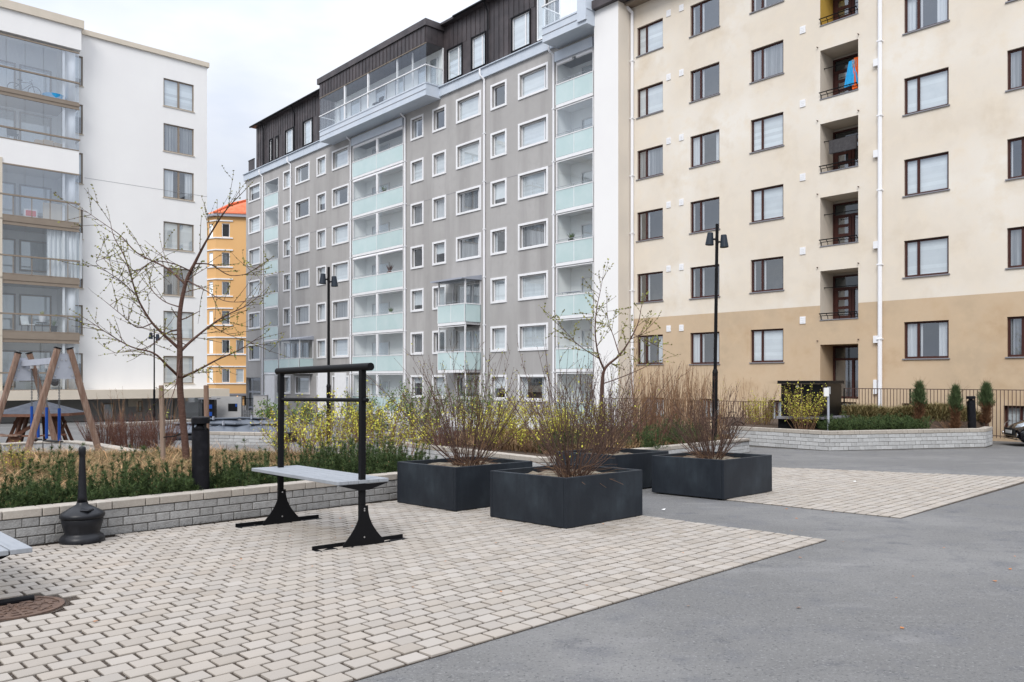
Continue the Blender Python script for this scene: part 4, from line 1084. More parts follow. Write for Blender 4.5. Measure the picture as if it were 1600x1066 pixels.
def bike(label, loc, rz, m, s=1.0):
    t = thing('bicycle', label, 'bicycle', loc, rz)
    for sx in (-.52, .52):
        b = MB(); b.tube([(sx*s+.33*s*math.cos(a), 0, .34*s+.33*s*math.sin(a)) for a in [2*PI*i/20 for i in range(21)]], .022*s, k=5); wl = b.build('wheel', M['rubber'], t)
        b = MB()
        for i in range(8): b.tube([(sx*s,0,.34*s),(sx*s+.32*s*math.cos(i*PI/4),0,.34*s+.32*s*math.sin(i*PI/4))], .004, k=3)
        b.build('spokes', M['chrome'], wl)
    b = MB()
    for a, c in (((-.52,.34),(-.12,.32)),((-.12,.32),(.38,.80)),((-.2,.86),(-.12,.32)),((-.18,.78),(.36,.84)),((-.52,.34),(-.18,.74)),((.36,.92),(.52,.34))):
        b.tube([(a[0]*s,0,a[1]*s),(c[0]*s,0,c[1]*s)], .017*s, k=6)
    b.build('frame', m, t)
    b = MB(); b.tube([(.30*s,-.26*s,.98*s),(.38*s,-.1*s,1.0*s),(.38*s,.1*s,1.0*s),(.30*s,.26*s,.98*s)], .014*s, k=5); b.build('handlebar', M['black'], t)
    b = MB(); b.box(-.34*s,-.1*s,-.06*s,.06*s,.86*s,.91*s); b.build('saddle', M['black'], t, bevel=.01)
    return t
bike('dark bicycle leaning inside the topmost glazed balcony of the white block', wpt(inb(38,.1), .1, wv.z(5.465)+.02), wv.ang, M['blackrough'])
t = thing('blue_tub', 'low blue tub on the floor of the topmost balcony of the white block', 'tub', wpt(inb(84,-.2), -.2, wv.z(5.465)), wv.ang)
b = MB(); b.lathe([(.55,.02),(.62,.3),(.58,.3),(.5,.06)], 20); b.build('tub_body', M['bluecloth'], t)
for k, px in enumerate((62, 74, 90)):
    b = MB(); b.box(-.25,.25,-.2,.2,0,.34+.08*(k%2)); o = b.build('cardboard_box', mat('cardboard%d'%k,(.45,.33,.2),.9), None, wpt(inb(px,-.2), -.2, wv.z(4.52)+.0), (0,0,wv.ang+.2*k), bevel=.01)
    tag(o, ['left', 'middle', 'right'][k] + 'most cardboard box of three in the second balcony' if k != 1 else 'middle cardboard box of three in the second balcony', 'box', 'cardboard boxes in the balcony')

# ======================= orange building =======================
oy = 84.3; ox = X(337, oy)
ob = thing('apartment_building', 'narrow orange rendered building with red tiled roof between the white and grey blocks', 'building', (ox, oy, 0), math.atan2(.216,.976))
def oz(py): return Z(py, oy)
so = oy/F
OW = 6.5
rowy = [345+45.6*k for k in range(6)]
oops = []; ofac = []
for k, ry in enumerate(rowy):
    z1, z0 = oz(ry+3.5), oz(ry+25)
    oops.append((.62, 1.42, z0, z1, .12)); ofac.append((k, z0, z1))
    if k >= 4: oops.append((2.05, 2.85, z0, z1, .12))
ZT, ZB = oz(338), oz(616)
b = MB(); wall_holes(b, 0, OW, ZB, ZT, oops); b.quad((OW,0,ZB),(OW,10,ZB),(OW,10,ZT),(OW,0,ZT)); b.build('wall', M['orange'], ob)
# corner facet
fx, fy = -1.35, 1.25; fl = math.hypot(fx, fy); fa = math.atan2(fy, fx)
fo = link('corner_bay', None, ob, (fx, fy, 0), (0,0,math.atan2(-fy,-fx)))
fops = [(.75, 1.4, z0, z1, .12) for k, z0, z1 in ofac]
b = MB(); wall_holes(b, 0, fl, ZB, ZT, fops); b.build('bay_wall', M['orange'], fo)
b = MB(); b.quad((fx,fy,ZB),(fx,10,ZB),(fx,10,ZT),(fx,fy,ZT)); b.build('side_wall', M['orange'], ob)
for (x0, x1, z0, z1, _r) in oops: window(ob, x0, x1, z0, z1, .06, .07, M['whitetrim'], [], None, WR.choice(['curtain','curtain','blind','none']))
for (x0, x1, z0, z1, _r) in fops:
    w = frame_mb(x0, x1, z0, z1, .06, .13, .07).build('window', M['whitetrim'], fo)
    b = MB(); b.quad((x0+.07,.1,z0+.07),(x1-.07,.1,z0+.07),(x1-.07,.1,z1-.07),(x0+.07,.1,z1-.07)); b.build('pane', M['blind'], fo)
for k, z0, z1 in ofac:
    for zz in (z1+.2, z0-.16):
        xe = OW if k >= 4 else 1.75
        b = MB(); b.box(-.03, xe, -.10, -.001, zz, zz+.13); b.build('string_course', M['whitetrim'], ob)
        b = MB(); b.box(.25, fl+.05, -.10, -.001, zz+.002, zz+.132); b.build('string_course', M['whitetrim'], fo)
b = MB(); b.box(-.2, OW, -.35, 0.2, ZT, ZT+.25); b.build('eaves', M['grayroof'], ob)
b = MB(); b.box(0,fl+.1,-.35,.2,ZT,ZT+.25); b.build('eaves', M['grayroof'], fo)
# hipped tile roof
e0, e1, e2 = Vector((fx-.3,fy,ZT+.25)), Vector((-.1,-.4,ZT+.25)), Vector((OW+.3,-.4,ZT+.25))
r1, r2 = Vector((1.0,4.5,ZT+2.2)), Vector((OW+.3,4.5,ZT+3.9))
rf = MB(); rf.poly([e1,e2,r2,r1]); rf.poly([e0,e1,r1]); rf.poly([e0,r1,Vector((fx,8,ZT+2))]); ro = rf.build('roof', M['tile'], ob)
tl = MB()
for i in range(14):
    for j in range(26):
        a = i/14; q = j/26; q2 = (j+.92)/26
        p0 = (e1.lerp(e2, q)).lerp(r1.lerp(r2, q), a); p1 = (e1.lerp(e2, q2)).lerp(r1.lerp(r2, q2), a)
        p2 = (e1.lerp(e2, q2)).lerp(r1.lerp(r2, q2), a+1/14); p3 = (e1.lerp(e2, q)).lerp(r1.lerp(r2, q), a+1/14)
        up = Vector((0,-.03,.09)); tl.poly([p0+up, p1+up, p2+up*.2, p3+up*.2]); tl.poly([p0, p1, p1+up, p0+up])
o = tl.build('tile_rows', M['tile'], ro); o['kind'] = 'stuff'
b = MB(); b.tube([e1+Vector((0,0,.08)), r1+Vector((0,0,.1)), r2+Vector((0,0,.1))], .14, k=6); b.build('ridge_tiles', M['tile'], ro)
b = MB(); b.tube([(fx+.2,fy-.2,ZB),(fx+.2,fy-.2,ZT)], .07, k=6); b.build('downpipe', M['redwood'], ob)
# shopfront beneath
b = MB(); b.box(-.3, OW, -.4, .1, oz(618.5), oz(615)); b.build('shop_canopy', M['sill'], ob)
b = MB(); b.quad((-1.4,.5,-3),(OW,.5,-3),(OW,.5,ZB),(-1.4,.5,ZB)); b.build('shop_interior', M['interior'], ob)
window(ob, .75, 2.6, -2.5, oz(620), .05, .1, M['taupe'], [], None, 'none', pane=M['darkpane'])
b = MB(); b.box(-.45, .70, -.02, .1, -3, oz(620)); b.build('shop_pier', M['graywall'], ob)
b = MB(); b.box(2.65, 2.9, -.02, .1, -3, oz(620)); b.build('shop_pier', M['orange'], ob)
for (x_, z_, r_) in ((2.15, oz(623), .26), (1.45, oz(634), .13)):
    b = MB(); b.lathe([(.02,-r_),(r_*.8,-r_*.5),(r_,0),(r_*.7,r_*.6),(.02,r_)], 12, (x_, .35, z_)); b.build('shop_lamp', M['glow'], ob, smooth=True)

# ------------------------------------------------------------------ planters, rack, bench, bollards and other yard things
ANG = math.atan2(0.702, 0.712)
TILT = math.atan(SL)
def planter(label, near, seed):
    """near = ground corner closest to the camera; sides 1.52 along the courses, 1.33 across"""
    z0 = G(near[1])
    t = thing('planter_box', label, 'planter', (near[0], near[1], z0), rot=(0,0,0), group='dark steel planter boxes')
    Mx = Matrix.Rotation(TILT, 4, 'X') @ Matrix.Rotation(ANG, 4, 'Z')
    t.rotation_euler = Mx.to_euler()
    A, B, h, w = 1.52, 1.33, 0.62, 0.045
    b = MB(); b.box(0, A, 0, w, .02, h); b.box(0, A, B-w, B, .02, h); b.box(0, w, w, B-w, .02, h); b.box(A-w, A, w, B-w, .02, h)
    b.build('box_shell', M['planter'], t, bevel=0.008, segs=2)
    b = MB()
    for x_ in (.08, A-.16):
        for y_ in (.08, B-.16): b.box(x_, x_+.08, y_, y_+.08, 0.0, .021)
    b.build('feet', M['black'], t)
    b = MB(); n = 12; r_ = random.Random(seed)
    zz = [[h-.075+r_.uniform(-.02,.025)+(.04*math.exp(-((i-6)**2+(j-6)**2)/9)) for j in range(n+1)] for i in range(n+1)]
    for i in range(n):
        for j in range(n):
            f = lambda i_, j_: (w+(A-2*w)*i_/n, w+(B-2*w)*j_/n, zz[i_][j_])
            b.quad(f(i,j), f(i+1,j), f(i+1,j+1), f(i,j+1))
    b.build('soil', M['plsoil'], t, smooth=True)
    return (near[0]+.712*A*.5-.70*B*.5, near[1]+.702*A*.5+.71*B*.5)
M['plsoil'] = mat('planter_soil', (0.24,0.205,0.15), 0.95, noise=[(3.5,(0.10,0.065,0.045),0.45,0.58),(60,(0.16,0.13,0.10),0.5,0.7)], bump=(40,1,0.02))
PL = [((-0.772,10.82),'dark steel planter left of the nearest one, against the block wall'),
      ((0.645,9.416),'nearest dark steel planter, at the centre on the pale paving'),
      ((3.22,12.05),'dark steel planter standing furthest right, half on the asphalt strip'),
      ((1.70,13.0),'dark steel planter furthest back, partly hidden by the others')]
pc = [planter(l, p, i) for i, (p, l) in enumerate(PL)]

def gusset(mb, hw, h, th):
    """curved triangular foot plate in the local xz plane"""
    pts = []
    for i in range(9):
        t_ = i/8; pts.append((-.045 - (hw-.045)*(t_**2.4), h*(1-t_)**1.0*(1-.0*t_)))
    L_ = [(-hw, 0)] + [(x, z) for x, z in reversed(pts)]
    L_ = [(-hw,0.0)] + [(-(.045+(hw-.045)*((1-k/8)**2.2)), .03+(h-.03)*((k/8)**.95)) for k in range(9)]
    Rr = [(-x, z) for x, z in reversed(L_)]
    P_ = L_ + Rr; n = len(P_)
    mb.poly([(x, -th, z) for x, z in P_]); mb.poly([(x, th, z) for x, z in reversed(P_)])
    for i in range(n):
        a, c = P_[i], P_[(i+1)%n]; mb.quad((a[0],-th,a[1]),(c[0],-th,c[1]),(c[0],th,c[1]),(a[0],th,a[1]))

def carpet_rack(label, pn, pf):
    dx, dy = pf[0]-pn[0], pf[1]-pn[1]; L_ = math.hypot(dx, dy)
    t = thing('carpet_rack', label, 'carpet rack', (pn[0], pn[1], G(pn[1])))
    # local x = along the rack (near to far), local y = left of it
    a = math.atan2(dy, dx)
    t.rotation_euler = (Matrix.Rotation(TILT,4,'X') @ Matrix.Rotation(a,4,'Z')).to_euler()
    for i, x in enumerate((0, L_)):
        b = MB(); b.box(x-.031, x+.031, -.031, .031, .02, 1.88); po = b.build('post', M['black'], t, bevel=.006)
        b = MB(); gusset(b, .25, .42, .006)
        me = b.mesh('foot_gusset', M['black']); o = link('foot_gusset', me, po, (x-.045, 0, .012), (0,0,PI/2))
        b = MB(); b.box(-.55,.55,-.055,.04,0,.016); b.box(-.55,.55,-.058,-.042,.016,.055); o = link('foot_bar', b.mesh('foot_bar', M['black']), po, (x,0,0), (0,0,PI/2))
        for zz in (.10, .40, .64 if i else .38):
            b = MB(); b.tube([(x-.045,0,zz),(x-.056,0,zz)], .009, k=8); b.build('bolt', M['bolt'], po)
        b = MB(); b.tube([(x-.039,-.055,1.55),(x-.039,-.055,1.551)], .002, k=4)
    b = MB(); b.tube([(-.17,0,1.905),(L_+.10,0,1.905)], .042, k=20); b.build('top_bar', M['black'], t)
    b = MB(); b.tube([(-.10,0,1.552),(L_+.02,0,1.552)], .022, k=12); b.build('lower_bar', M['black'], t)
    w = .31; z = .665
    n = 5
    for i in range(n):
        y0 = -w+2*w*i/n; b = MB(); b.box(-.04, L_+.16, y0+.0015, y0+2*w/n-.0015, z, z+.038); b.build('table_board', M['graywood'], t, bevel=.003)
    for x in (0, L_):
        b = MB(); b.poly([(x-.042,-w,z-.003),(x-.042,w,z-.003),(x-.042,.06,z-.07),(x-.042,-.06,z-.07)]); b.poly([(x-.05,-w,z-.003),(x-.05,w,z-.003),(x-.05,.06,z-.07),(x-.05,-.06,z-.07)])
        b.quad((x-.042,-w,z-.003),(x-.05,-w,z-.003),(x-.05,-.06,z-.07),(x-.042,-.06,z-.07)); b.quad((x-.042,w,z-.003),(x-.05,w,z-.003),(x-.05,.06,z-.07),(x-.042,.06,z-.07)); b.build('bracket', M['black'], t)
carpet_rack('black steel carpet beating rack with grey board table, standing on the pale paving', (-1.60, 8.45), (-2.89, 9.90))

# bench at the left edge
bt = thing('bench', 'grey board bench cut off by the left edge of the picture', 'bench', (-3.60, 5.96, G(5.96)))
a = math.atan2(U[1], U[0])
bt.rotation_euler = (Matrix.Rotation(TILT,4,'X') @ Matrix.Rotation(a,4,'Z')).to_euler()
for i in range(3):
    b = MB(); b.box(-1.9, 0.0, .005+i*.155, .15+i*.155, .42, .46)
    # local +x points away from the camera; the bench runs away to the upper left
    o = b.build('bench_board', M['graywood'], bt, bevel=.006, segs=2); o.location = (1.95 - .05, 0, 0)
for xq in (.22, 1.6):
    b = MB(); b.poly([(xq,.02,.418),(xq,.45,.418),(xq,.30,.36),(xq,.16,.36)]); b.poly([(xq+.02,.02,.418),(xq+.02,.45,.418),(xq+.02,.30,.36),(xq+.02,.16,.36)]); b.quad((xq,.02,.418),(xq+.02,.02,.418),(xq+.02,.16,.36),(xq,.16,.36)); b.quad((xq,.16,.36),(xq+.02,.16,.36),(xq+.02,.30,.36),(xq,.30,.36)); b.build('bracket', M['black'], bt)
    b = MB(); b.box(xq-.03, xq+.04, .19, .26, .03, .418); b.build('leg', M['black'], bt)
    b = MB(); b.tube([(xq,-.06,.028),(xq,.52,.028)], .028, k=12); b.build('foot_bar', M['black'], bt)

# ashtray
at = thing('ashtray_bin', 'black urn-shaped standing ashtray with a tall thin neck', 'ashtray', (X(128.5, 8.62), 8.62, G(8.62)))
b = MB(); b.lathe([(.215,0),(.222,.02),(.222,.055),(.205,.085),(.175,.105),(.172,.12),(.195,.20),(.208,.27),(.205,.275)], 40); b.build('base', M['ash'], at, smooth=True)
b = MB(); b.lathe([(.212,.278),(.222,.29),(.222,.315),(.205,.335),(.12,.385),(.06,.42),(.055,.44),(.05,.445)], 40); b.build('lid', M['ash'], at, smooth=True)
b = MB(); b.box(.05,.15,-.15,-.03,.36,.385); b.build('handle_catch', M['ash'], at, bevel=.01)
b = MB(); b.lathe([(.052,.445),(.045,.50),(.030,.92),(.030,.955),(.036,.96),(.036,1.03),(.026,1.045),(.012,1.05)], 20); b.build('neck', M['ash'], at, smooth=True)

def bollard(label, x, y, z0, h, r, lean=0):
    t = thing('bollard_light', label, 'bollard light', (x, y, z0), group='black bollard lights'); t.rotation_euler = (0, lean, 0)
    b = MB(); b.lathe([(r,0),(r,h-.17)], 28); b.build('post', M['blackrough'], t, smooth=False)
    b = MB(); b.lathe([(r*.98,h-.168),(r*.45,h-.11),(r*.42,h-.075)], 28); b.build('reflector_cone', M['blackrough'], t, smooth=True)
    b = MB(); b.lathe([(r*1.02,h-.085),(r*1.05,h-.08),(r*1.05,h-.012),(r*.98,h),(.02,h+.004)], 28); hd = b.build('cap', M['blackrough'], t)
    b = MB()
    for i in range(3):
        a_ = PI/2+i*2*PI/3; b.box(r*.85*math.cos(a_)-.012, r*.85*math.cos(a_)+.012, r*.85*math.sin(a_)-.012, r*.85*math.sin(a_)+.012, h-.17, h-.08)
    b.build('cap_support', M['blackrough'], t)
bollard('black cylindrical bollard light in the front pine bed', X(313.5,10.25), 10.25, .02, 1.08, .108)
bollard('black bollard light in the right bed between two junipers', X(1519,24.75), 24.75, 0, 1.04, .12, -.04)

def lamp_post(label, x, y, z0, h, lean, rz, rr=1.0):
    t = thing('lamp_post', label, 'lamp post', (x, y, z0), group='black twin-headed lamp posts'); t.rotation_euler = (0, lean, rz)
    b = MB(); b.tube([(0,0,0),(0,0,1.9)], .075*rr, k=14); b.lathe([(.085*rr,1.9),(.06*rr,1.98),(.05*rr,2.0)], 14); b.build('base_pole', M['black'], t)
    b = MB(); b.tube([(0,0,1.95),(0,0,h)], .048*rr, .044*rr, k=12); b.build('pole', M['black'], t)
    for s_, dz in ((-1, -.30), (1, -.38)):
        b = MB(); b.tube([(0,0,h+dz-.12),(s_*.12,0,h+dz-.12)], .028, k=8); b.tube([(s_*.02,0,h+dz-.06),(s_*.02,0,h+dz-.18)], .03, k=8); ar = b.build('arm', M['black'], t)
        me = MB(); me.lathe([(.068,.17),(.078,.16),(.118,-.17),(.11,-.18),(.08,-.17)], 20)
        o = me.build('lamp_head', M['lamphead'], ar, (s_*.19,0,h+dz-.10), (0, s_*-.06, 0), smooth=False)
    return t
M['lamphead'] = mat('lamp_head_paint', (0.018,0.025,0.036), 0.45, spec=0.25)
lamp_post('black lamp post with two grey heads in front of the cream block', X(1116,22.0), 22.0, -.15, 6.02, .013, R(-20))
lamp_post('black lamp post with two heads in front of the grey block, behind the carpet rack', X(513.5,27), 27, -.6, 5.98, 0, R(10))
lamp_post('distant slim lamp post before the white block, behind the young tree', X(241,44), 44, -1.0, 5.35, 0, R(0), .8)

# swing set
sw = thing('swing_set', 'wooden A-frame swing set with grey steel crossbeam and blue chain sleeves', 'swing', (-11.3, 20.0, G(20)))
c0 = Vector((0,0,0)); c1 = Vector((-2.3, 2.1, -.05)); vdir = Vector((.67,.74,0))
def legs(c, ln, right_extra=0):
    for s_ in (-1, 1):
        b = MB(); top = c + Vector((0,0,2.78)) + vdir*s_*.14; ft = c + vdir*s_*(.92) + Vector((0,0,-.15))
        b.obox(ft, top, .135, .135, up=(-.74,.67,0)); lg = b.build('leg', M['wood' if (s_ < 0) else 'wood'], sw, bevel=.02)
        b = MB(); tdir = (top-ft).normalized(); b.obox(top+tdir*.002, top+tdir*.03, .15, .15, up=(-.74,.67,0)); b.build('leg_cap', M['black'], lg)
legs(c0, 0); legs(c1, 0)
for c in (c0, c1):
    b = MB(); A_ = [c+Vector((0,0,2.66))-vdir*.12, c+Vector((0,0,2.66))+vdir*.12, c+Vector((0,0,2.02))+vdir*.30, c+Vector((0,0,2.02))-vdir*.30]
    off_ = Vector((.74,-.67,0))*.012
    b.poly([p+off_ for p in A_]); b.poly([p-off_ for p in A_])
    for i in range(4): b.quad(A_[i]+off_, A_[(i+1)%4]+off_, A_[(i+1)%4]-off_, A_[i]-off_)
    gp = b.build('gusset_plate', M['steel'], sw)
    for (q, zz) in ((-.05,2.5),(.05,2.5),(-.13,2.32),(.13,2.32),(-.20,2.10),(.20,2.10)):
        p = c+vdir*q+Vector((0,0,zz)); b = MB(); b.tube([p+off_, p+off_*2.2], .022, k=8); b.build('bolt', M['bolt'], gp)
b = MB(); b.obox(c0+Vector((0,0,2.50)), c1+Vector((0,0,2.50)), .12, .16); b.build('crossbeam', M['steel'], sw)
def chainline(mb, p, q, n):
    for i in range(n):
        a_ = p.lerp(q, i/n); c_ = p.lerp(q, (i+1.25)/n)
        o_ = Vector((.012,.006,0)) if i % 2 else Vector((-.006,.012,0))
        mb.tube([a_+o_, c_+o_], .010, k=3, cap=False); mb.tube([a_-o_, c_-o_], .010, k=3, cap=False)
for f in (.22, .39, .60, .90):
    tp = c0.lerp(c1, 1-f) + Vector((0,0,2.40)); bm_ = Vector((tp.x, tp.y, .42))
    b = MB(); b.box(tp.x-.03, tp.x+.03, tp.y-.03, tp.y+.03, 2.30, 2.42); hg = b.build('hanger', M['bolt'], sw)
    b = MB(); chainline(b, tp+Vector((0,0,-.1)), Vector((tp.x,tp.y,1.25)), 26); b.build('chain', M['chain'], hg)
    b = MB(); b.tube([(tp.x,tp.y,.45),(tp.x,tp.y,1.27)], .036, k=8); b.build('chain_sleeve', M['blue'], hg)
for fa, fb in ((.22,.39),(.60,.90)):
    p, q = c0.lerp(c1, 1-fa)+Vector((0,0,.42)), c0.lerp(c1, 1-fb)+Vector((0,0,.42)); b = MB(); b.obox(p, q, .2, .03); b.build('swing_seat', M['rubber'], sw)

# little roofed play hut
hy = 25.5; hz = G(hy); hut = thing('play_hut', 'small open wooden play hut with dark eight-sided roof behind the swings', 'play hut', (X(63,hy), hy, hz))
b = MB(); ra, rz0, rz1 = 1.32, 1.06, 1.46
for i in range(8):
    a0, a1 = i*PI/4+PI/8, (i+1)*PI/4+PI/8
    b = MB(); b.poly([(ra*math.cos(a0),ra*math.sin(a0),rz0),(ra*math.cos(a1),ra*math.sin(a1),rz0),(0,0,rz1)]); b.build('roof_panel', M['shingle'], hut)
    b = MB(); b.obox((ra*math.cos(a0),ra*math.sin(a0),rz0-.045), (ra*math.cos(a1),ra*math.sin(a1),rz0-.045), .035, .085); b.build('eaves_board', M['redwood'], hut)
    b = MB(); b.obox((.95*math.cos(a0),.95*math.sin(a0),0), (.55*math.cos(a0),.55*math.sin(a0),rz0), .09, .09); b.build('leg', M['redwood'], hut)
    if i % 2: b = MB(); b.obox((.86*math.cos(a0),.86*math.sin(a0),.35), (.72*math.cos(a1),.72*math.sin(a1),.75), .05, .10); b.build('brace', M['redwood'], hut)
    if i in (4,5,6): b = MB(); b.obox((1.15*math.cos(a0),1.15*math.sin(a0),.38), (1.15*math.cos(a1),1.15*math.sin(a1),.38), .22, .04); b.build('bench_board', M['redwood'], hut)
hb = thing('play_bench', 'low wooden play bench left of the hut', 'bench', (X(4,24.2), 24.2, G(24.2)), .1)
b = MB(); b.box(-.5,.5,-.15,.15,.36,.4); b.build('seat', M['wood'], hb)
for s_ in (-1,1): b = MB(); b.obox((s_*.2,0,0),(s_*.42,0,.36), .05,.26); b.build('leg', M['redwood'], hb)

# waste containers
def waste(label, px, Y, z0, r, ty):
    r *= 1.22; z0 += .06
    t = thing('waste_container', label, 'waste container', (X(px,Y), Y, z0), group='semi-underground waste containers')
    b = MB(); b.lathe([(r*.96,-.1),(r*.98,.28)], 30); b.build('body', M['binbody'], t, smooth=True)
    b = MB(); b.lathe([(r*1.04,.27),(r*1.04,.33),(r*.98,.36),(r*.75,.50),(r*.35,.58),(.02,.60)], 34); ld_ = b.build('lid', M['bin'], t, smooth=True)
    b = MB(); b.box(-r*.5,r*.5,-r*.55,r*.05,.52,.60); b.build('hatch', M['bin'], ld_, rot=(R(-5),0,ty), bevel=.04, segs=2)
    for k in range(3):
        a_ = ty+.5+k*2*PI/3; b = MB(); b.tube([(r*.95*math.cos(a_),r*.95*math.sin(a_),.37),(r*.45*math.cos(a_),r*.45*math.sin(a_),.56)], .035, k=6); b.build('lid_rib', M['bin'], ld_)
    b = MB(); b.box(-.02,.02,-r*.7,-r*.6,.58,.72); b.build('handle', M['steel'], ld_)
waste('leftmost grey domed waste container, half behind the bollard light', 300, 29.5, -.72, .95, .2)
waste('grey domed waste container nearest the block wall', 362, 27.4, -.62, 1.0, -.3)
waste('large grey waste container at the back of the row', 345, 32, -.68, 1.0, .5)
waste('grey waste container between the wall end and the carpet rack post', 418, 27.6, -.62, .85, .1)
waste('small rearmost grey waste container right of the row', 402, 32.5, -.68, .9, -.4)
waste('low grey waste container at the left end of the row', 270, 32.5, -.85, .9, .3)

# screen hut / gate posts near the far gate
gw_t = thing('meter_wall', 'low grey rendered wall with a small black opening near the gate', 'wall', (X(356,50), 50, G(50)-.4), R(3))
b = MB(); b.box(-1.0,.85,-.1,.15,0,1.95); b.build('wall_block', M['graywall'], gw_t)
b = MB(); b.box(.05,.62,-.115,-.101,1.02,1.5); b.build('opening', M['blackgloss'], gw_t)
b = MB(); b.box(.5,.6,-.122,-.116,1.3,1.48); b.build('blue_sticker', M['blue'], gw_t)
gt = thing('gate_post', 'grey rendered gate post block before the grey building', 'gate post', (X(407,50), 50, G(50)-.4), R(3))
b = MB(); b.box(-.4,.42,-.15,.2,0,2.0); b.build('post_block', M['graywall'], gt); b = MB(); b.box(-.43,.45,-.18,.23,2.001,2.04); b.build('cap', M['sill'], gt)
fg = thing('iron_gate', 'black barred gate between the low grey wall and the post block', 'gate', (X(387,50.3), 50.3, G(50)-.4), R(3))
b = MB(); b.box(-.42,.42,-.02,.02,1.78,1.82); b.box(-.42,.42,-.02,.02,.2,.24); fgf = b.build('gate_rail', M['black'], fg)
for i in range(9): b = MB(); b.box(-.42+i*.104,-.405+i*.104,-.012,.012,.2,1.8); b.build('bar', M['black'], fg)
kt = thing('kiosk_box', 'small dark notice kiosk with flat roof left of the low grey wall', 'kiosk', (X(328,49), 49, G(49)-.4), 0)
b = MB(); b.box(-.4,.35,-.2,.2,0,1.75); b.build('cabinet', M['blackgloss'], kt); b = MB(); b.box(-.6,.55,-.35,.3,1.78,1.84); b.build('roof', M['sill'], kt)
for i, m in enumerate(('whitepaint','blue','whitepaint','blue')): b = MB(); b.box(-.28+.27*(i%2),-.06+.27*(i%2),-.21,-.201,.75+.45*(i//2),1.0+.45*(i//2)); b.build('notice', M[m], kt)

# black stair enclosure, sign post, fence on the right
ky = 25.4; kx0, kx1, kx2 = X(1222,ky), X(1284,25.1), X(1318,26.0)
kb = thing('stair_enclosure', 'black glossy panelled enclosure with flat overhanging roof beside the fence', 'enclosure', ((kx0+kx1)/2, 25.3, 0))
cx_ = (kx0+kx1)/2
b = MB()
P0_, P1_, P2_ = (kx0-cx_, .2), (kx1-cx_, -.2), (kx2-cx_, .9)
for k, (p, q, m) in enumerate(((P0_,P1_,M['blackgloss']),(P1_,P2_,M['blackgloss']))):
    n = 2 if k == 0 else 1
    for i in range(n):
        a_ = (p[0]+(q[0]-p[0])*i/n, p[1]+(q[1]-p[1])*i/n); c_ = (p[0]+(q[0]-p[0])*(i+1)/n, p[1]+(q[1]-p[1])*(i+1)/n)
        b = MB(); b.obox((a_[0]+.004,a_[1],.89),(c_[0]-.004,c_[1],.89),.04,1.05); b.build('panel', m, kb)
b = MB(); b.poly([(P0_[0]-.2,P0_[1]-.25,1.44),(P1_[0]+.05,P1_[1]-.25,1.44),(P2_[0]+.1,P2_[1],1.44),(P0_[0],P0_[1]+1.6,1.44)]); b.poly([(P0_[0]-.2,P0_[1]-.25,1.50),(P1_[0]+.05,P1_[1]-.25,1.50),(P2_[0]+.1,P2_[1],1.50),(P0_[0],P0_[1]+1.6,1.50)])
b.obox((P0_[0]-.2,P0_[1]-.25,1.47),(P1_[0]+.05,P1_[1]-.25,1.47),.02,.10); b.obox((P1_[0]+.05,P1_[1]-.25,1.47),(P2_[0]+.1,P2_[1],1.47),.02,.10); b.build('roof', M['black'], kb)
b = MB(); b.obox((P0_[0]-.2,P0_[1]-.15,.345),(P1_[0],P1_[1]-.15,.345),.3,.07); b.obox((P1_[0],P1_[1]-.12,.345),(P2_[0]+.2,P2_[1]-.1,.345),.25,.07); b.build('ledge', M['sill'], kb)
b = MB(); b.obox((P0_[0]-.1,P0_[1]-.02,.16),(P1_[0],P1_[1]-.02,.16),.1,.32); b.obox((P1_[0],P1_[1],.16),(P2_[0]+.1,P2_[1],.16),.1,.32); b.build('base', M['blackrough'], kb)
b = MB(); b.lathe([(.02,0),(.06,.02),(.02,.1)],8,(-.15,-.08,1.3)); b.build('small_light', M['whitepaint'], kb)
sp_ = thing('sign_post', 'short grey steel post with a small square white sign', 'sign post', (X(1294.5,24.0), 24.0, 0.0))
b = MB(); b.tube([(0,0,-.1),(-.01,0,1.33)], .035, k=10); b.build('post', M['steel'], sp_)
b = MB(); b.box(-.17,-.02,-.06,-.02,1.05,1.31); b.build('sign_plate', M['plasticwhite'], sp_, rot=(0,0,.15)); b = MB(); b.box(-.02,.04,-.06,.06,1.12,1.34); b.build('clamp', M['bolt'], sp_)
rb = MB(); rb.box(-.1,.1,-.1,.1,0,.2); o = rb.build('red_box', M['red'], None, (X(1337,26.6),26.6,.25)); tag(o, 'small red box fixed low by the fence, right of the black enclosure', 'box')

def fence(label, xa, xb, ztop, zbot, yo, posts_every):
    n = int((xb-xa)/.118); P = be.O + be.ey*yo + be.ex*xa
    t = thing('bar_fence', label, 'fence', (P.x, P.y, 0), be.ang)
    me = MB(); me.box(-.009,.009,-.009,.009,zbot,ztop-.02); me = me.mesh('bar', M['redbrownmetal'])
    pm = MB(); pm.box(-.022,.022,-.022,.022,zbot-.2,ztop); pm = pm.mesh('post', M['black'])
    for i in range(n+1): link('post' if i % posts_every == 0 else 'bar', pm if i % posts_every == 0 else me, t, (i*.118, 0, 0))
    for z_ in (ztop-.01, zbot+.08): b = MB(); b.box(-.02, n*.118+.02, -.014, .014, z_-.014, z_+.014); b.build('rail', M['redbrownmetal'], t)
M['redbrownmetal'] = mat('fence_metal', (0.075,0.045,0.038), 0.6)
fence('dark barred fence behind the junipers along the cream building', be.u(1319,-1.0), be.u(1700,-1.0), 1.21, -.45, -1.0, 21)
fence('dark barred fence behind the tall shrubs left of the black enclosure', be.u(945,-1.6), be.u(1221,-1.6), .62, -.85, -1.6, 22)

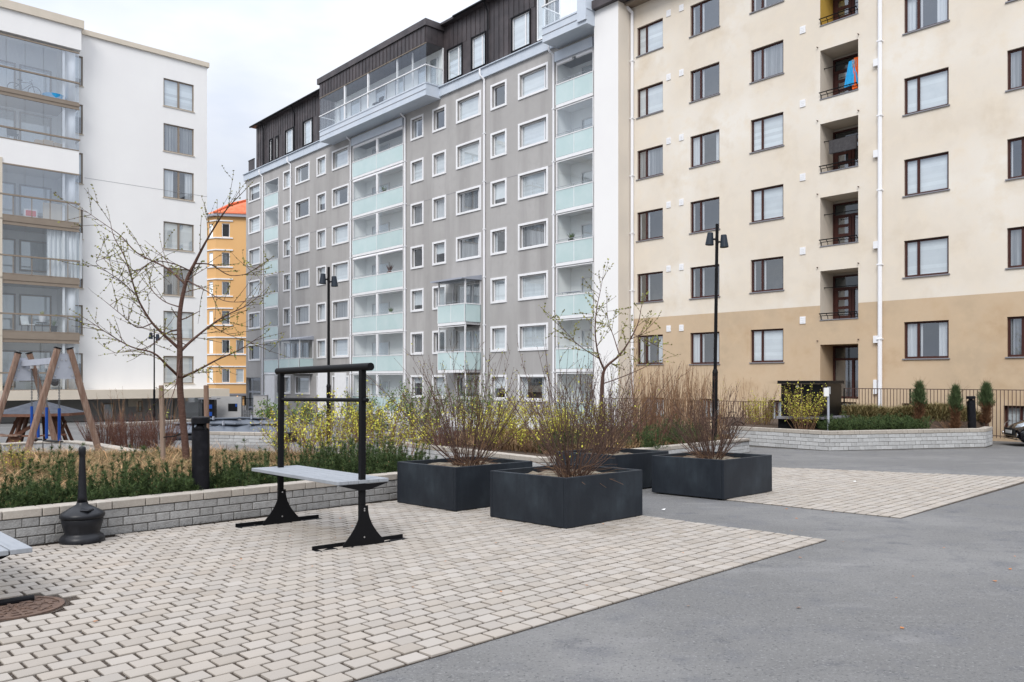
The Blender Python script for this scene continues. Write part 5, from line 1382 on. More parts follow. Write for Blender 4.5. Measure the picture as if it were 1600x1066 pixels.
# clothes on the balconies
def cloth(name, label, cat, px, k, m, w, h, yo=.35, zoff=0, shape=None):
    zz = [z for kk, z, _t in lops if kk == k][0] + 1.38 + zoff; xq = be.u(px, yo)
    p = be.O + be.ex*xq + be.ey*yo
    t = MB(); n = 10
    for s_, yy in ((1,-.03),(-1,.03)):
        for i in range(n):
            for j in range(6):
                def f(i_, j_):
                    q = j_/6; ww = w*(shape(q) if shape else 1); return ((-.5+i_/n)*ww, yy*(1+.3*q)+.02*math.sin(i_*1.9)*q, -h*q)
                t.quad(f(i,j), f(i+1,j), f(i+1,j+1), f(i,j+1))
    o = t.build(name, m, None, (p.x,p.y,zz), (0,0,be.ang), smooth=True); tag(o, label, cat)
cloth('hanging_jacket', 'bright blue jacket hanging on the fourth recessed balcony', 'jacket', 1331, 4, M['bluecloth'], .62, 1.0, shape=lambda q: .35+.65*q)
cloth('hanging_garment', 'orange garment hanging at the right edge of the fourth recessed balcony', 'garment', 1341.5, 4, M['orangecloth'], .5, 1.25, zoff=.08, shape=lambda q: .7+.3*q)
cloth('hanging_rug', 'dark grey rug folded over the bar of the third recessed balcony', 'rug', 1317, 3, M['graycloth'], 1.15, .55)
cloth('hanging_scarf', 'grey patterned cloth hung beside the blue jacket', 'cloth', 1335, 4, M['curtain'], .2, .32, zoff=.03)

# a few things standing in the grey block's balconies
def gbal(px, k, yo): 
    x_ = g.u(px, yo); p = g.O + g.ex*x_ + g.ey*yo
    return (p.x, p.y, g.z(LEDGE-k-0.36))
def bplant(label, px, k, yo, pm, leaf, hh, seed):
    t = thing('balcony_plant', label, 'plant', gbal(px, k, yo), g.ang); r_ = random.Random(seed)
    b = MB(); b.tube([(0,0,0),(0,0,1.0)], .03, k=6); b.lathe([(.16,.95),(.2,1.2)], 12); b.build('pot_stand', pm, t); b = MB()
    for i in range(70):
        a = r_.uniform(0,2*PI); l = r_.uniform(.2,hh); q_ = r_.uniform(.2,.8); p = Vector((.05*math.cos(a),.05*math.sin(a),1.2)); q = p+Vector((math.cos(a)*q_*l,math.sin(a)*q_*l,l)); w = Vector((-math.sin(a),math.cos(a),0))*.03
        b.poly([p-w, p+w, q])
    b.build('leaves', leaf, t)
bplant('dark green plant in the second balcony from the top of the wide glazed stack', 600, 1, .35, M['blackrough'], M['gleaf'], .45, 1)
bplant('brown dry plant in the fourth balcony from the top of the wide glazed stack', 609, 3, .35, M['redwood'], M['twigred'], .6, 2)
bplant('small green plant in the lower balcony of the wide glazed stack', 611, 4, .35, M['whitepaint'], M['gleaf'], .35, 3)
bplant('green plant in the right hand glazed stack, fourth balcony from the top', 893, 3, .4, M['blackrough'], M['gleaf'], .4, 4)
t = thing('laundry_rack', 'thin grey laundry rack in a lower balcony of the right hand glazed stack', 'laundry rack', gbal(893, 4, .5), g.ang)
b = MB()
for i in range(6): b.tube([(-.5,-.25+.1*i,1.25),(.5,-.25+.1*i,1.25)], .010, k=4)
for xx in (-.5,.5): b.tube([(xx,-.25,1.25),(xx,.25,1.25)], .012, k=4); b.tube([(xx,-.25,0),(xx,.2,1.25)], .012, k=4); b.tube([(xx,.25,0),(xx,-.2,1.25)], .012, k=4)
b.build('rack_frame', M['steel'], t)
t = thing('deck_chair', 'dark chair standing in the long loft balcony under the metal hood', 'chair', (0,0,0))
p = g.O + g.ex*g.u(590,-.6) - g.ey*.6; t.location = (p.x, p.y, g.z(6.49)+.05); t.rotation_euler = (0,0,g.ang)
b = MB(); b.box(-.28,.28,-.25,.25,.38,.46); b.build('seat', M['blackrough'], t); b = MB(); b.obox((0,.24,.46),(0,.34,1.0),.54,.06); b.build('backrest', M['blackrough'], t)
for sx in (-1,1):
    for sy in (-1,1): b = MB(); b.tube([(.24*sx,.22*sy,.4),(.26*sx,.25*sy,0)], .02, k=6); b.build('leg', M['blackrough'], t)
# ------------------------------------------------------------------ car
ct = thing('parked_car', 'black car parked at the right edge, only its front corner showing', 'car', (16.0, 25.5, G(25.5)), R(-104))
def car(t):
    # local: x across, y length (front at y=0 toward the camera, body runs to +y)
    st = [(0.0,.30,.42,.62),(.12,.20,.60,.80),(.5,.18,.78,.88),(1.1,.18,.92,.90),(1.5,.2,.98,.9),(2.2,.2,1.0,.9),(3.4,.2,1.02,.9),(4.1,.25,.98,.86),(4.45,.35,.85,.74)]
    b = MB(); rows_ = []
    for y, zb, zt, hw in st:
        rows_.append([(-hw*.94,y,zb),(-hw,y,zb+.12),(-hw*1.0,y,(zb+zt)/2+.05),(-hw*.93,y,zt-.04),(-hw*.6,y,zt+.03),(0,y,zt+.05),(hw*.6,y,zt+.03),(hw*.93,y,zt-.04),(hw,y,(zb+zt)/2+.05),(hw,y,zb+.12),(hw*.94,y,zb)])
    for i in range(len(rows_)-1):
        for j in range(10): b.quad(rows_[i][j], rows_[i][j+1], rows_[i+1][j+1], rows_[i+1][j])
    b.poly(rows_[0]); b.poly(rows_[-1][::-1]); o = b.build('body', M['carblack'], t, smooth=True)
    bw_ = bmesh.new(); bw_.from_mesh(o.data); bmesh.ops.remove_doubles(bw_, verts=bw_.verts, dist=.001); bmesh.ops.recalc_face_normals(bw_, faces=bw_.faces); bw_.to_mesh(o.data); bw_.free()
    s2 = o.modifiers.new('sub','SUBSURF'); s2.levels = 1; s2.render_levels = 2
    b = MB(); c_ = [(1.15,.94,.80),(1.75,1.36,.66),(2.6,1.45,.64),(3.4,1.36,.62),(4.05,.98,.74)]
    for i in range(4):
        (y0,z0,w0),(y1,z1,w1) = c_[i], c_[i+1]; b.quad((-w0,y0,z0),(w0,y0,z0),(w1,y1,z1),(-w1,y1,z1))
        for s_ in (-1,1): b.quad((s_*w0,y0,z0),(s_*w1,y1,z1),(s_*.84,y1,.96),(s_*.84,y0,.94))
    b.build('cabin', M['blackgloss'], t)
    for s_ in (-1,1):
        for y in (.82, 3.45):
            b = MB(); b.tube([(s_*.70,y,.31),(s_*.89,y,.31)], .31, k=24); wl = b.build('wheel', M['rubber'], t)
            b = MB(); b.tube([(s_*.892,y,.31),(s_*.90,y,.31)], .2, k=16); b.build('rim', M['chrome'], wl)
        b = MB(); b.poly([(s_*.45,-.005,.60),(s_*.78,.06,.64),(s_*.83,.30,.76),(s_*.72,.22,.80),(s_*.5,.04,.70)]); b.build('headlight', M['lampglass'], t)
        b = MB(); b.lathe([(.0,0),(.06,0),(.06,.02),(0,.02)],12,(0,0,0)); b.build('fog_light', M['chrome'], t, (s_*.62,-.0,.38),(PI/2,0,0))
    b = MB(); b.box(-.42,.42,-.03,.02,.34,.56); b.build('grille', M['rubber'], t)
    b = MB(); b.box(-.78,.78,-.06,.04,.22,.235); b.build('bumper_trim', M['chrome'], t)
    b = MB(); b.box(-.26,.26,-.05,-.035,.40,.50); b.build('number_plate', M['plasticwhite'], t)
car(ct)

# ------------------------------------------------------------------ vegetation
def rv(r_): return Vector((r_.gauss(0,1), r_.gauss(0,1), r_.gauss(0,1))).normalized()
def leaves_np(name, pts, size, m, parent, seed, jitter=.3, tri=False):
    rr = np.random.RandomState(seed); P_ = np.array(pts, dtype=float); n = len(P_)
    if n == 0: return
    a = rr.normal(size=(n,3)); a /= np.linalg.norm(a,axis=1,keepdims=True); c = rr.normal(size=(n,3)); c -= a*(a*c).sum(1,keepdims=True); c /= np.linalg.norm(c,axis=1,keepdims=True)
    s_ = size*(1+jitter*rr.normal(size=(n,1))); s_ = np.clip(s_, size*.4, size*2)
    v = np.stack([P_-a*s_*.5, P_+c*s_*.35, P_+a*s_*.6, P_-c*s_*.35], 1).reshape(-1,3)
    f = np.arange(4*n).reshape(-1,4)
    return npmesh(name, v, f, m, parent)
def stem(mb, r_, p, d, L_, r0, r1, segs, grav, wob, k=3):
    pts = [p.copy()]; dd = d.copy()
    for i in range(segs):
        dd = (dd + rv(r_)*wob + Vector((0,0,grav))).normalized(); pts.append(pts[-1] + dd*(L_/segs))
    mb.tube(pts, r0, r1, k=k, cap=False); return pts, dd
def shrub(name, label, cat, base, n, hgt, spread, seed, stemm, leafm=None, leafsize=.02, leafn=6, rb=.12, r0=.007, twigs=8, tl=.28, up=.05, group=None, k=3, budm=None, rings=None, foot=1.0):
    r_ = random.Random(seed); t = thing(name, label, cat, base, group=group)
    sm = MB(); lv = []; bd = []
    for i in range(n):
        a = r_.uniform(0, 2*PI); rr_ = rb*math.sqrt(r_.random()); til = spread*(r_.random()**.75)
        d = Vector((math.cos(a)*math.sin(til), math.sin(a)*math.sin(til), math.cos(til)))
        hh = hgt*r_.uniform(.55, 1.0)/max(.55, math.cos(til)*.85+.15)*(1-.30*til)
        pts, dd = stem(sm, r_, Vector((math.cos(a)*rr_, math.sin(a)*rr_, -.03)), d, hh, r0*r_.uniform(.7,1.2), r0*.25, 6, up, .10, k)
        for q in range(r_.randint(int(twigs*.5), twigs)):
            s_ = r_.uniform(1.2, 5.9); i0 = int(s_); p = pts[i0].lerp(pts[min(i0+1,6)], s_-i0); tdir = (pts[min(i0+1,6)]-pts[i0]).normalized()
            d2 = (tdir + rv(r_)*.75 + Vector((0,0,.25))).normalized(); l2 = tl*r_.uniform(.3,1.1)*(1-.09*s_)
            p2, _ = stem(sm, r_, p, d2, l2, r0*.42, r0*.2, 3, .04, .18, 3)
            for u in range(3):
                if leafm:
                    for e in range(max(1, leafn//3) if leafn >= 3 else (1 if r_.random() < leafn/3 else 0)): lv.append(p2[u+1]+rv(r_)*leafsize*.9)
                if budm and r_.random() < .8: bd.append(p2[u+1]+rv(r_)*.004)
        if budm:
            for q in range(6): bd.append(pts[r_.randint(2,6)]+rv(r_)*.006)
    npmesh('stems', np.array([tuple(v) for v in sm.v]), np.array(sm.f), stemm, t)
    if lv: leaves_np('leaves', lv, leafsize, leafm, t, seed)
    if bd: leaves_np('buds', bd, .016, budm, t, seed+1)
    return t
# planter shrubs
plab = ['bare brown shrub with rising arched stems in the left planter', 'bare brown many-stemmed shrub in the nearest planter',
        'bare brown rounded shrub in the right planter half on asphalt', 'bare brown shrub in the planter furthest back']
spec = [(64, 2.1, .98, 12), (66, 2.0, .90, 10), (72, 1.40, .98, 11), (74, 1.85, .80, 10)]
PC = [(X(733,11.7),11.7),(X(893,10.15),10.15),(X(1112,12.9),12.9),(X(948,13.9),13.9)]
for i in range(4):
    n, h_, spd, tw = spec[i]; zb = G(PC[i][1])+.55
    shrub('planter_shrub', plab[i], 'shrub', (PC[i][0], PC[i][1], zb), n, h_, spd, 40+i, M['twig'], M['yleaf'] if i < 2 else None, .018, 1, rb=.17, r0=.0070, twigs=tw, tl=.5, up=.05, group='bare shrubs in the planters', budm=M['bark'])
    # low arching twigs drooping round the rim
    r_ = random.Random(400+i); sm = MB()
    for q in range(46):
        a = r_.uniform(0,2*PI); d = Vector((math.cos(a), math.sin(a), r_.uniform(.15,.9))).normalized()
        stem(sm, r_, Vector((PC[i][0]+r_.uniform(-.12,.12), PC[i][1]+r_.uniform(-.12,.12), zb)), d, r_.uniform(.3,.66), .004, .0015, 6, -.06, .16)
    o = npmesh('low_twigs', np.array([tuple(v) for v in sm.v])-np.array([PC[i][0],PC[i][1],zb]), np.array(sm.f), M['twigpale'], [x_ for x_ in bpy.data.objects if x_.get('label') == plab[i]][0])
# yellow-leaved shrubs
def ysh(label, px, Y, h_, n, seed, spd=.75, ln=3, zb=None, rb=.35, stemm='twigpale', leaf='yleaf', ls=.037, tw=17):
    shrub('flowering_shrub', label, 'shrub', (X(px,Y), Y, (G(Y)+.33) if zb is None else zb), n, h_, spd, seed, M[stemm], M[leaf], ls, ln, rb=rb, r0=.007, twigs=tw, tl=.42, up=.03, group='yellow-green leafing shrubs')
ysh('leafing yellow-green shrub behind the left half of the carpet rack', 468, 15.6, 1.38, 34, 51)
ysh('leafing yellow-green shrub seen through the middle of the carpet rack', 515, 15.0, 1.5, 40, 52)
ysh('tall leafing yellow shrub just right of the carpet rack post', 585, 15.4, 1.75, 40, 53)
ysh('leafing yellow shrub between the carpet rack and the left planter', 632, 16.2, 1.3, 30, 54)
ysh('dense yellow-leaved shrub behind the left planter', 770, 18.2, 1.5, 60, 55)
ysh('dense yellow-leaved shrub left of the nearest planter stems', 838, 17.6, 1.45, 56, 56)
ysh('yellow-leaved shrub behind the nearest planter', 905, 18.4, 1.35, 46, 57)
ysh('sparse yellow-leaved shrub in front of the black enclosure', 1256, 24.6, 1.62, 44, 58, .6, 3, 0.0, .3)
ysh('greener small shrub beside the lower fence', 1188, 27.5, 1.35, 40, 59, .45, 4, -.15, .3, 'twigtan', 'yleaf')
ysh('greenish shrub behind the left planter, by the far wall', 660, 24.5, 1.9, 60, 60, .6, 4, None, .5, 'twig', 'gleaf', .05)
ysh('greenish shrub far behind the yellow bushes', 745, 26.5, 2.1, 60, 61, .6, 4, None, .5, 'twig', 'gleaf', .05)
ysh('green shrub by the ground floor of the grey block', 575, 36, 2.4, 50, 62, .6, 4, -1.2, .8, 'twig', 'gleaf', .08)
ysh('low green shrub by the grey block entrance', 455, 44, 1.9, 50, 63, .8, 4, -1.2, 1.2, 'twig', 'gleaf', .1)
ysh('low yellow-flowered plant at the left edge of the pine bed', 5, 12.6, .5, 20, 64, .9, 5, None, .2, 'twigtan', 'yleaf', .02)
# bare twiggy shrubs
for i, (px, Y, h_, n, spd, sm_, lb, zb) in enumerate((
    (1000,25,2.4,90,.16,'twigtan','dense upright tan shrub at the left end of the tall row',-.25),
    (1035,25.4,2.5,100,.16,'twigtan','dense upright tan shrub in the middle of the tall row',-.25),
    (1075,25.0,2.55,95,.18,'twigtan','dense upright tan shrub left of the lamp post',-.25),
    (1112,25.8,2.2,55,.30,'twigtan','thinner upright tan shrub right behind the lamp post',-.25),
    (1182,27.6,2.0,36,.45,'twigtan','open bare tan shrub left of the black enclosure',-.2),
    (965,20.5,1.5,50,.5,'twig','dense brown twiggy shrub below the small tree',None),
    (1010,19.5,1.2,60,.6,'twigred','low red-brown shrub in the middle bed',None),
    (880,21,1.5,70,.5,'twigred','red-brown twiggy shrub behind the nearest planter',None),
    (165,24.6,1.35,120,.75,'twigred','red-twigged shrub right of the swing legs',-.62),
    (205,24.0,1.4,130,.75,'twigred','red-twigged shrub in the middle before the weathered wall',-.6),
    (248,23.6,1.3,110,.75,'twigred','red-twigged shrub left of the young tree trunk',-.58),
    (190,25.2,2.1,24,.35,'twigtan','tall thin grey-tan shrub above the red-twigged ones',-.62),
    (250,26.0,1.9,22,.35,'twigtan','thin tan shrub beside the left tree stake',-.62),
    (700,19.5,1.2,60,.7,'twigred','low red-brown shrub at the left end of the middle bed',None))):
    Yb = Y; shrub('bare_shrub', lb, 'shrub', (X(px,Y), Y, (G(Y)+.33) if zb is None else zb), n, h_, spd, 70+i, M[sm_], M['yleaf'] if i in (3,5,7) else None, .02, 1, rb=.5 if spd < .3 else .4, r0=.012 if spd < .3 else .009, twigs=9, tl=.3, up=.06, group='leafless shrubs')

# trees
def twig_tree(name, label, Y, limbs, seed, base, bl=1.0, gen=2, dens=1.0, budsize=.035, sm_='bark'):
    """limbs: lists of (px, py, depth offset, radius); real 3D positions round the trunk"""
    r_ = random.Random(seed); t = thing(name, label, 'tree', (X(base[0],Y), Y, Z(base[1],Y)))
    org = Vector(t.location); bd = []
    def grow(mb, p, d, L_, rad, g):
        segs = max(3, int(L_/.16)); pts, dd = stem(mb, r_, p, d, L_, rad, rad*.45, segs, .03, .13, 4 if g == 2 else 3)
        for i, q in enumerate(pts[1:]):
            if r_.random() < .9: bd.append(q+rv(r_)*.012)
            if r_.random() < .6: bd.append(q.lerp(pts[i], .5)+rv(r_)*.012)
        if g > 0:
            for i in range(1, segs):
                if r_.random() < .55*dens:
                    td = (pts[i+1]-pts[i]).normalized(); d2 = (td*.9+rv(r_)*.8+Vector((0,0,.12))).normalized()
                    grow(mb, pts[i], d2, L_*r_.uniform(.3,.6), rad*.6, g-1)
    for li, lm in enumerate(limbs):
        pts = [Vector((X(px, Y+dy), Y+dy, Z(py, Y+dy)))-org for px, py, dy, rr_ in lm]
        # smooth resample
        P_, R_ = [], []
        for i in range(len(pts)-1):
            a, b_, c, d = pts[max(i-1,0)], pts[i], pts[i+1], pts[min(i+2,len(pts)-1)]
            for q in range(5):
                u = q/5; P_.append(.5*((2*b_)+(c-a)*u+(2*a-5*b_+4*c-d)*u*u+(3*b_-a-3*c+d)*u**3)); R_.append(lm[i][3]*(1-u)+lm[i+1][3]*u)
        P_.append(pts[-1]); R_.append(lm[-1][3])
        mb = MB(); mb.tube(P_, R_, k=10 if li == 0 else 6)
        big = MB(); big.v, big.f = mb.v, mb.f
        o = big.build('trunk' if li == 0 else 'limb', M[sm_], t, smooth=True)
        tw = MB()
        for i in range(3 if li else int(len(P_)*.45), len(P_)-1):
            for rep in range(2):
                if r_.random() < .62*dens:
                    td = (P_[i+1]-P_[i]).normalized(); d2 = (td*.75+rv(r_)*.9+Vector((0,0,.05))).normalized()
                    grow(tw, P_[i], d2, bl*r_.uniform(.25,.8), max(.0062, R_[i]*.34), gen-1)
        grow(tw, P_[-1], (P_[-1]-P_[-2]).normalized(), .35*bl, max(.004, R_[-1]), 0)
        if tw.v:
            # split quads list of mixed sizes safely
            me = tw.mesh('twigs', M['twig']); link('twigs', me, o)
    leaves_np('buds', [v for v in bd for _ in range(3)], budsize, M['bud'], t, seed, .35)
    # clumps: jitter duplicates a little
    return t
T1L = [
 [(293,742,0,.072),(289,690,0,.066),(285,650,0,.063),(281,600,.0,.060),(281,545,0,.052),(281,490,.05,.042),(291,440,.1,.034),(305,410,.1,.028),(325,372,.0,.018),(352,330,-.2,.011),(378,302,-.3,.006)],
 [(280,545,0,.034),(258,525,-.1,.027),(238,505,-.2,.022),(222,480,-.3,.019),(213,460,-.35,.016),(204,430,-.4,.013),(194,400,-.4,.010),(178,370,-.3,.007),(172,345,-.2,.004)],
 [(290,445,.1,.022),(262,420,.3,.018),(232,405,.4,.015),(210,392,.5,.012),(188,368,.6,.009),(160,348,.7,.007),(134,330,.8,.004)],
 [(284,547,0,.030),(300,532,.2,.024),(330,508,.4,.018),(355,492,.5,.013),(385,478,.7,.009),(405,462,.8,.005)],
 [(283,592,0,.028),(262,572,-.3,.022),(240,552,-.5,.017),(205,542,-.7,.012),(170,522,-.9,.008),(140,502,-1.0,.005)],
 [(284,590,0,.026),(310,578,-.3,.020),(340,562,-.5,.014),(372,548,-.7,.009),(400,530,-.9,.005)],
 [(306,412,.1,.016),(330,414,.3,.012),(358,430,.5,.009),(385,428,.6,.006),(402,418,.7,.004)],
 [(300,425,.1,.014),(270,412,-.4,.011),(235,410,-.8,.008),(205,440,-1.1,.005)],
 [(283,515,.0,.018),(262,520,.6,.013),(235,540,1.1,.009),(212,548,1.5,.006),(175,552,1.7,.004)],
 [(213,462,-.35,.011),(190,440,-.6,.008),(168,425,-.8,.006),(150,410,-.9,.004),(170,402,-1.0,.003)],
 [(292,438,.1,.014),(318,452,-.5,.010),(350,470,-.9,.007),(385,472,-1.2,.004)],
 [(281,480,.05,.014),(255,470,.7,.010),(235,448,1.1,.007),(238,420,1.3,.004)],
 [(238,505,-.2,.012),(215,512,-.4,.009),(190,492,-.7,.006),(163,470,-.8,.004)],
 [(281,560,.0,.013),(275,600,-.6,.009),(265,630,-1.0,.005)],
 [(330,508,.4,.010),(350,520,.9,.007),(375,530,1.3,.004)],
]
twig_tree('young_tree', 'young bare tree with spreading budding branches in the front bed, staked', 14.8, T1L, 7, (290,712), bl=1.05, gen=2, dens=.52, budsize=.032)
T2L = [
 [(938,700,0,.055),(940,650,0,.05),(941,600,0,.045),(946,575,0,.034),(968,555,.1,.026),(985,530,.2,.019),(997,505,.3,.013),(1002,480,.3,.007)],
 [(945,580,0,.028),(935,555,-.2,.022),(930,520,-.3,.017),(932,485,-.4,.012),(938,455,-.4,.007),(942,432,-.4,.004)],
 [(968,556,.1,.016),(960,530,.5,.012),(950,500,.7,.008),(948,470,.8,.005)],
 [(935,560,-.2,.014),(905,540,-.5,.010),(885,520,-.7,.006),(870,505,-.8,.004)],
 [(985,530,.2,.013),(1005,520,.4,.009),(1025,500,.6,.005)],
 [(941,600,0,.016),(970,590,.5,.012),(1005,575,.8,.008),(1030,562,1.0,.004)],
 [(990,522,.2,.010),(1005,530,-.4,.007),(1040,548,-.7,.004)],
]
twig_tree('young_tree', 'small bare tree with forked crown in the middle bed before the white stair tower', 20.0, T2L, 9, (938,700), bl=1.0, gen=2, dens=.6, budsize=.045)
for px, py0, py1, Y, lb, mt_ in ((252,602,745,15.2,'grey weathered wooden stake left of the young tree','woodpale'),(321,602,745,14.6,'brown wooden stake right of the young tree','wood')):
    b = MB(); p0 = Vector((0,0,-.2)); p1 = Vector((X(px-4 if px < 300 else px-3,Y)-X(px,Y), 0, Z(py0,Y)-Z(py1,Y)))
    b.obox(p0, p1, .075, .075, up=(0,1,0)); o = b.build('tree_stake', M[mt_], None, (X(px+4,Y),Y,Z(py1,Y)), bevel=.01); tag(o, lb, 'stake')
b = MB(); b.tube([(X(258,15.2),15.15,Z(683,15.2)),(X(272,15),15.0,Z(682,15)),(X(287,14.8),14.74,Z(677,14.8))], .012, k=5); tag(b.build('tie_strap', M['black']), 'thin black strap tying the young tree to its left stake', 'strap')

# dry grass, pine shoots
def area_pts(poly, n, rr, cond=None):
    P_ = np.array(poly); lo, hi = P_.min(0), P_.max(0); out_ = []
    while len(out_) < n:
        c = rr.uniform(lo, hi, size=(n, 2))
        for x, y in c:
            if inside((x, y), poly) and (cond is None or cond(x, y)): out_.append((x, y))
            if len(out_) >= n: break
    return np.array(out_)
def grass(name, label, poly, n, hfun, zfun, m, seed, hmean=.3, width=.006, lean=.6, cond=None, kindthing=None):
    rr = np.random.RandomState(seed); pt = area_pts(poly, n, rr, cond)
    z = np.array([zfun(x, y)-.03 for x, y in pt]); h = hmean*np.clip(1+.35*rr.normal(size=n), .35, 1.9)
    cl = np.sin(pt[:,0]*2.3+np.sin(pt[:,1]*1.7))*np.sin(pt[:,1]*2.9+1.3)
    a = rr.uniform(0, 2*PI, n); l = lean*rr.uniform(.2,1.2,n)
    B = np.column_stack([pt, z]); d = np.column_stack([np.cos(a)*l, np.sin(a)*l, np.ones(n)*(1+.25*cl)])
    s_ = np.column_stack([-np.sin(a), np.cos(a), np.zeros(n)])*width*rr.uniform(.6,1.4,(n,1))
    mid = B + d*h[:,None]*.55; tip = B + d*h[:,None]*np.array([1.45,1.45,.82])
    v = np.stack([B-s_, B+s_, mid+s_*.7, mid-s_*.7, tip+s_*.1, tip-s_*.1], 1).reshape(-1,3); k_ = np.arange(n)[:,None]*6
    f = np.concatenate([k_+np.array([0,1,2,3]), k_+np.array([3,2,4,5])])
    o = npmesh(name, v, f, m); tag(o, label, 'grass', kind='stuff'); return o
def hump1(x, y):
    d = max(0, (y-9.5))
    return G(y)+.31 + .05*math.sin(x*1.1+.6)*math.sin(y*.9)
G1 = [(-8.9,8.6),(-7.8,7.4),(-2.2,13.6),(-4.2,16.8),(-7.0,18.2),(-9.3,17.7),(-13.5,14.5)]
grass('dry_grass', 'matted tan dry grass covering the back of the front bed', G1, 44000, None, hump1, M['grass'], 21, .125, .0045, 2.0)
grass('olive_grass', 'olive green grass mixed into the tan grass of the front bed', G1, 34000, None, hump1, M['grassgreen'], 22, .13, .005, 1.8)
grass('long_grass', 'longer pale arching grass stalks over the matted grass of the front bed', G1, 5200, None, hump1, M['grasspale'], 25, .21, .0045, 2.1)
grass('long_grass', 'fine upright grass stalks over the matted grass of the front bed', G1, 2600, None, hump1, M['grass'], 26, .26, .004, .9)
def hump3(x, y):
    return .0 + .55*max(0, 1-((x-14.1)/1.8)**2-((y-26.6)/1.2)**2)**.5 if ((x-14.1)/1.8)**2+((y-26.6)/1.2)**2 < 1 else 0.02
def hump3b(x, y):
    return .5*max(0, 1-((x-11.6)/1.9)**2-((y-26.6)/.9)**2)**.5 if ((x-11.6)/1.9)**2+((y-26.6)/.9)**2 < 1 else -.02
ell = [(11.6+1.9*math.cos(a), 26.6+.9*math.sin(a)) for a in np.linspace(0,2*PI,20)[:-1]]
ell2 = [(14.1+1.7*math.cos(a), 26.6+1.1*math.sin(a)) for a in np.linspace(0,2*PI,20)[:-1]]
for nm, el, hf, sd_ in (('grass_mound',ell,hump3b,31),('grass_mound',ell2,hump3,32)):
    grass(nm, 'olive and tan grass mound behind the dwarf pines of the right bed' if sd_ == 31 else 'rounded olive grass mound round the right bollard light', el, 9000, None, hf, M['grassgreen'], sd_, .22, .010, .9)
    b = MB(); n = 16
    cx0 = 11.6 if sd_ == 31 else 14.1; cy0 = 26.6; ra_, rb_ = (1.9,.9) if sd_ == 31 else (1.8,1.2)
    rings_ = [[(cx0+ra_*q*math.cos(a), cy0+rb_*q*math.sin(a), (.5 if sd_ == 31 else .55)*math.sqrt(max(0,1-q*q))-.03) for a in np.linspace(0,2*PI,n+1)[:-1]] for q in (1,.92,.75,.5,.2)]
    for i in range(4):
        for j in range(n): b.quad(rings_[i][j], rings_[i][(j+1)%n], rings_[i+1][(j+1)%n], rings_[i+1][j])
    b.poly(rings_[4]); o = b.build('mound_soil', M['soil'], smooth=True); tag(o, 'earth of the %s grass mound in the right bed' % ('left' if sd_ == 31 else 'right'), kind='structure')
G2 = [(1.2,16.4),(2.2,17.6),(6.3,22.4),(5.2,26.5),(-.5,26),(-1.8,20.5)]
grass('dry_grass', 'tan dry grass covering the middle bed', G2, 16000, None, lambda x, y: G(y)+.34, M['grass'], 23, .22, .010, 1.0)
grass('leaf_litter', 'brown mulch and dry stalks under the middle bed shrubs', G2, 7000, None, lambda x, y: G(y)+.34, M['twigtan'], 24, .14, .009, 1.4)

def pine_mass(name, label, pts, zfun, seed, hmean=.26, needles=60, nl=.055, m=None, th=.0028, lean=.75, nout=.8):
    """upright shoots of dwarf pine, each a stem with needles all round"""
    rr = np.random.RandomState(seed); n = len(pts); V_, Fc = [], []
    h = hmean*np.clip(1+.38*rr.normal(size=n), .4, 2.2)
    a = rr.uniform(0,2*PI,n); l = rr.uniform(0,lean,n)
    D = np.column_stack([np.cos(a)*l, np.sin(a)*l, np.ones(n)]); D /= np.linalg.norm(D,axis=1,keepdims=True)
    B = np.column_stack([pts, [zfun(x,y) for x, y in pts]])
    t_ = rr.uniform(.10,1.0,(n,needles)); t_[:, :needles//5] = 1.0
    P_ = B[:,None,:]+D[:,None,:]*(h[:,None]*t_)[:,:,None]
    q = rr.normal(size=(n,needles,3)); q /= np.linalg.norm(q,axis=2,keepdims=True)
    nd = D[:,None,:]*.75+q*nout; nd /= np.linalg.norm(nd,axis=2,keepdims=True)
    L_ = nl*rr.uniform(.7,1.25,(n,needles,1)); w = np.cross(nd, rr.normal(size=(n,needles,3))); w /= np.linalg.norm(w,axis=2,keepdims=True); w *= th
    v = np.stack([P_-w, P_+w, P_+nd*L_], 2).reshape(-1,3); f = np.arange(len(v)).reshape(-1,3)
    o = npmesh(name, v, f, m or M['needle']); tag(o, label, 'pine', kind='stuff')
    return h, D, B
def pine_tips(parent_label, h, D, B, seed, frac=.25, cat='pine'):
    rr = np.random.RandomState(seed); idx = rr.choice(len(h), int(len(h)*frac), replace=False); mb = MB()
    for i in idx:
        p = Vector(B[i]+D[i]*h[i]*.98); mb.tube([p, p+Vector(D[i])*.035], .006, .003, k=4, cap=False)
    o = npmesh('pine_buds', np.array([tuple(v) for v in mb.v]), np.array(mb.f), M['needletan']); tag(o, parent_label, 'pine', kind='stuff')
wdv = Vector((WALLP1[0]-WALLP0[0], WALLP1[1]-WALLP0[1])).normalized(); wnv = Vector((-wdv.y, wdv.x))
rr = np.random.RandomState(5); pp = []
def clump(x, y): return G(y)+.25+.10*math.sin(x*4.1+1)*math.sin(y*3.3)+.05*math.sin(x*9+y*7)
while len(pp) < 3200:
    s_ = rr.uniform(-.6, 8.9); d = .28 + abs(rr.normal())*(.52+.2*math.sin(s_*2.1))
    if d > 1.7: continue
    if rr.uniform() < .12 + .25*(math.sin(s_*1.9)*math.sin(s_*.7+1) > .35) and d > .8: continue
    p = Vector(WALLP0)+wdv*s_+wnv*d; pp.append((p.x,p.y))
pp = np.array(pp)
hh_, D_, B_ = pine_mass('dwarf_pine', 'low dark green dwarf mountain pines along the front block wall', pp, clump, 6, .165, 140, .060, th=.0036, lean=1.0)
pine_tips('orange-brown bud tips on the dwarf pines of the front bed', hh_, D_, B_, 8)
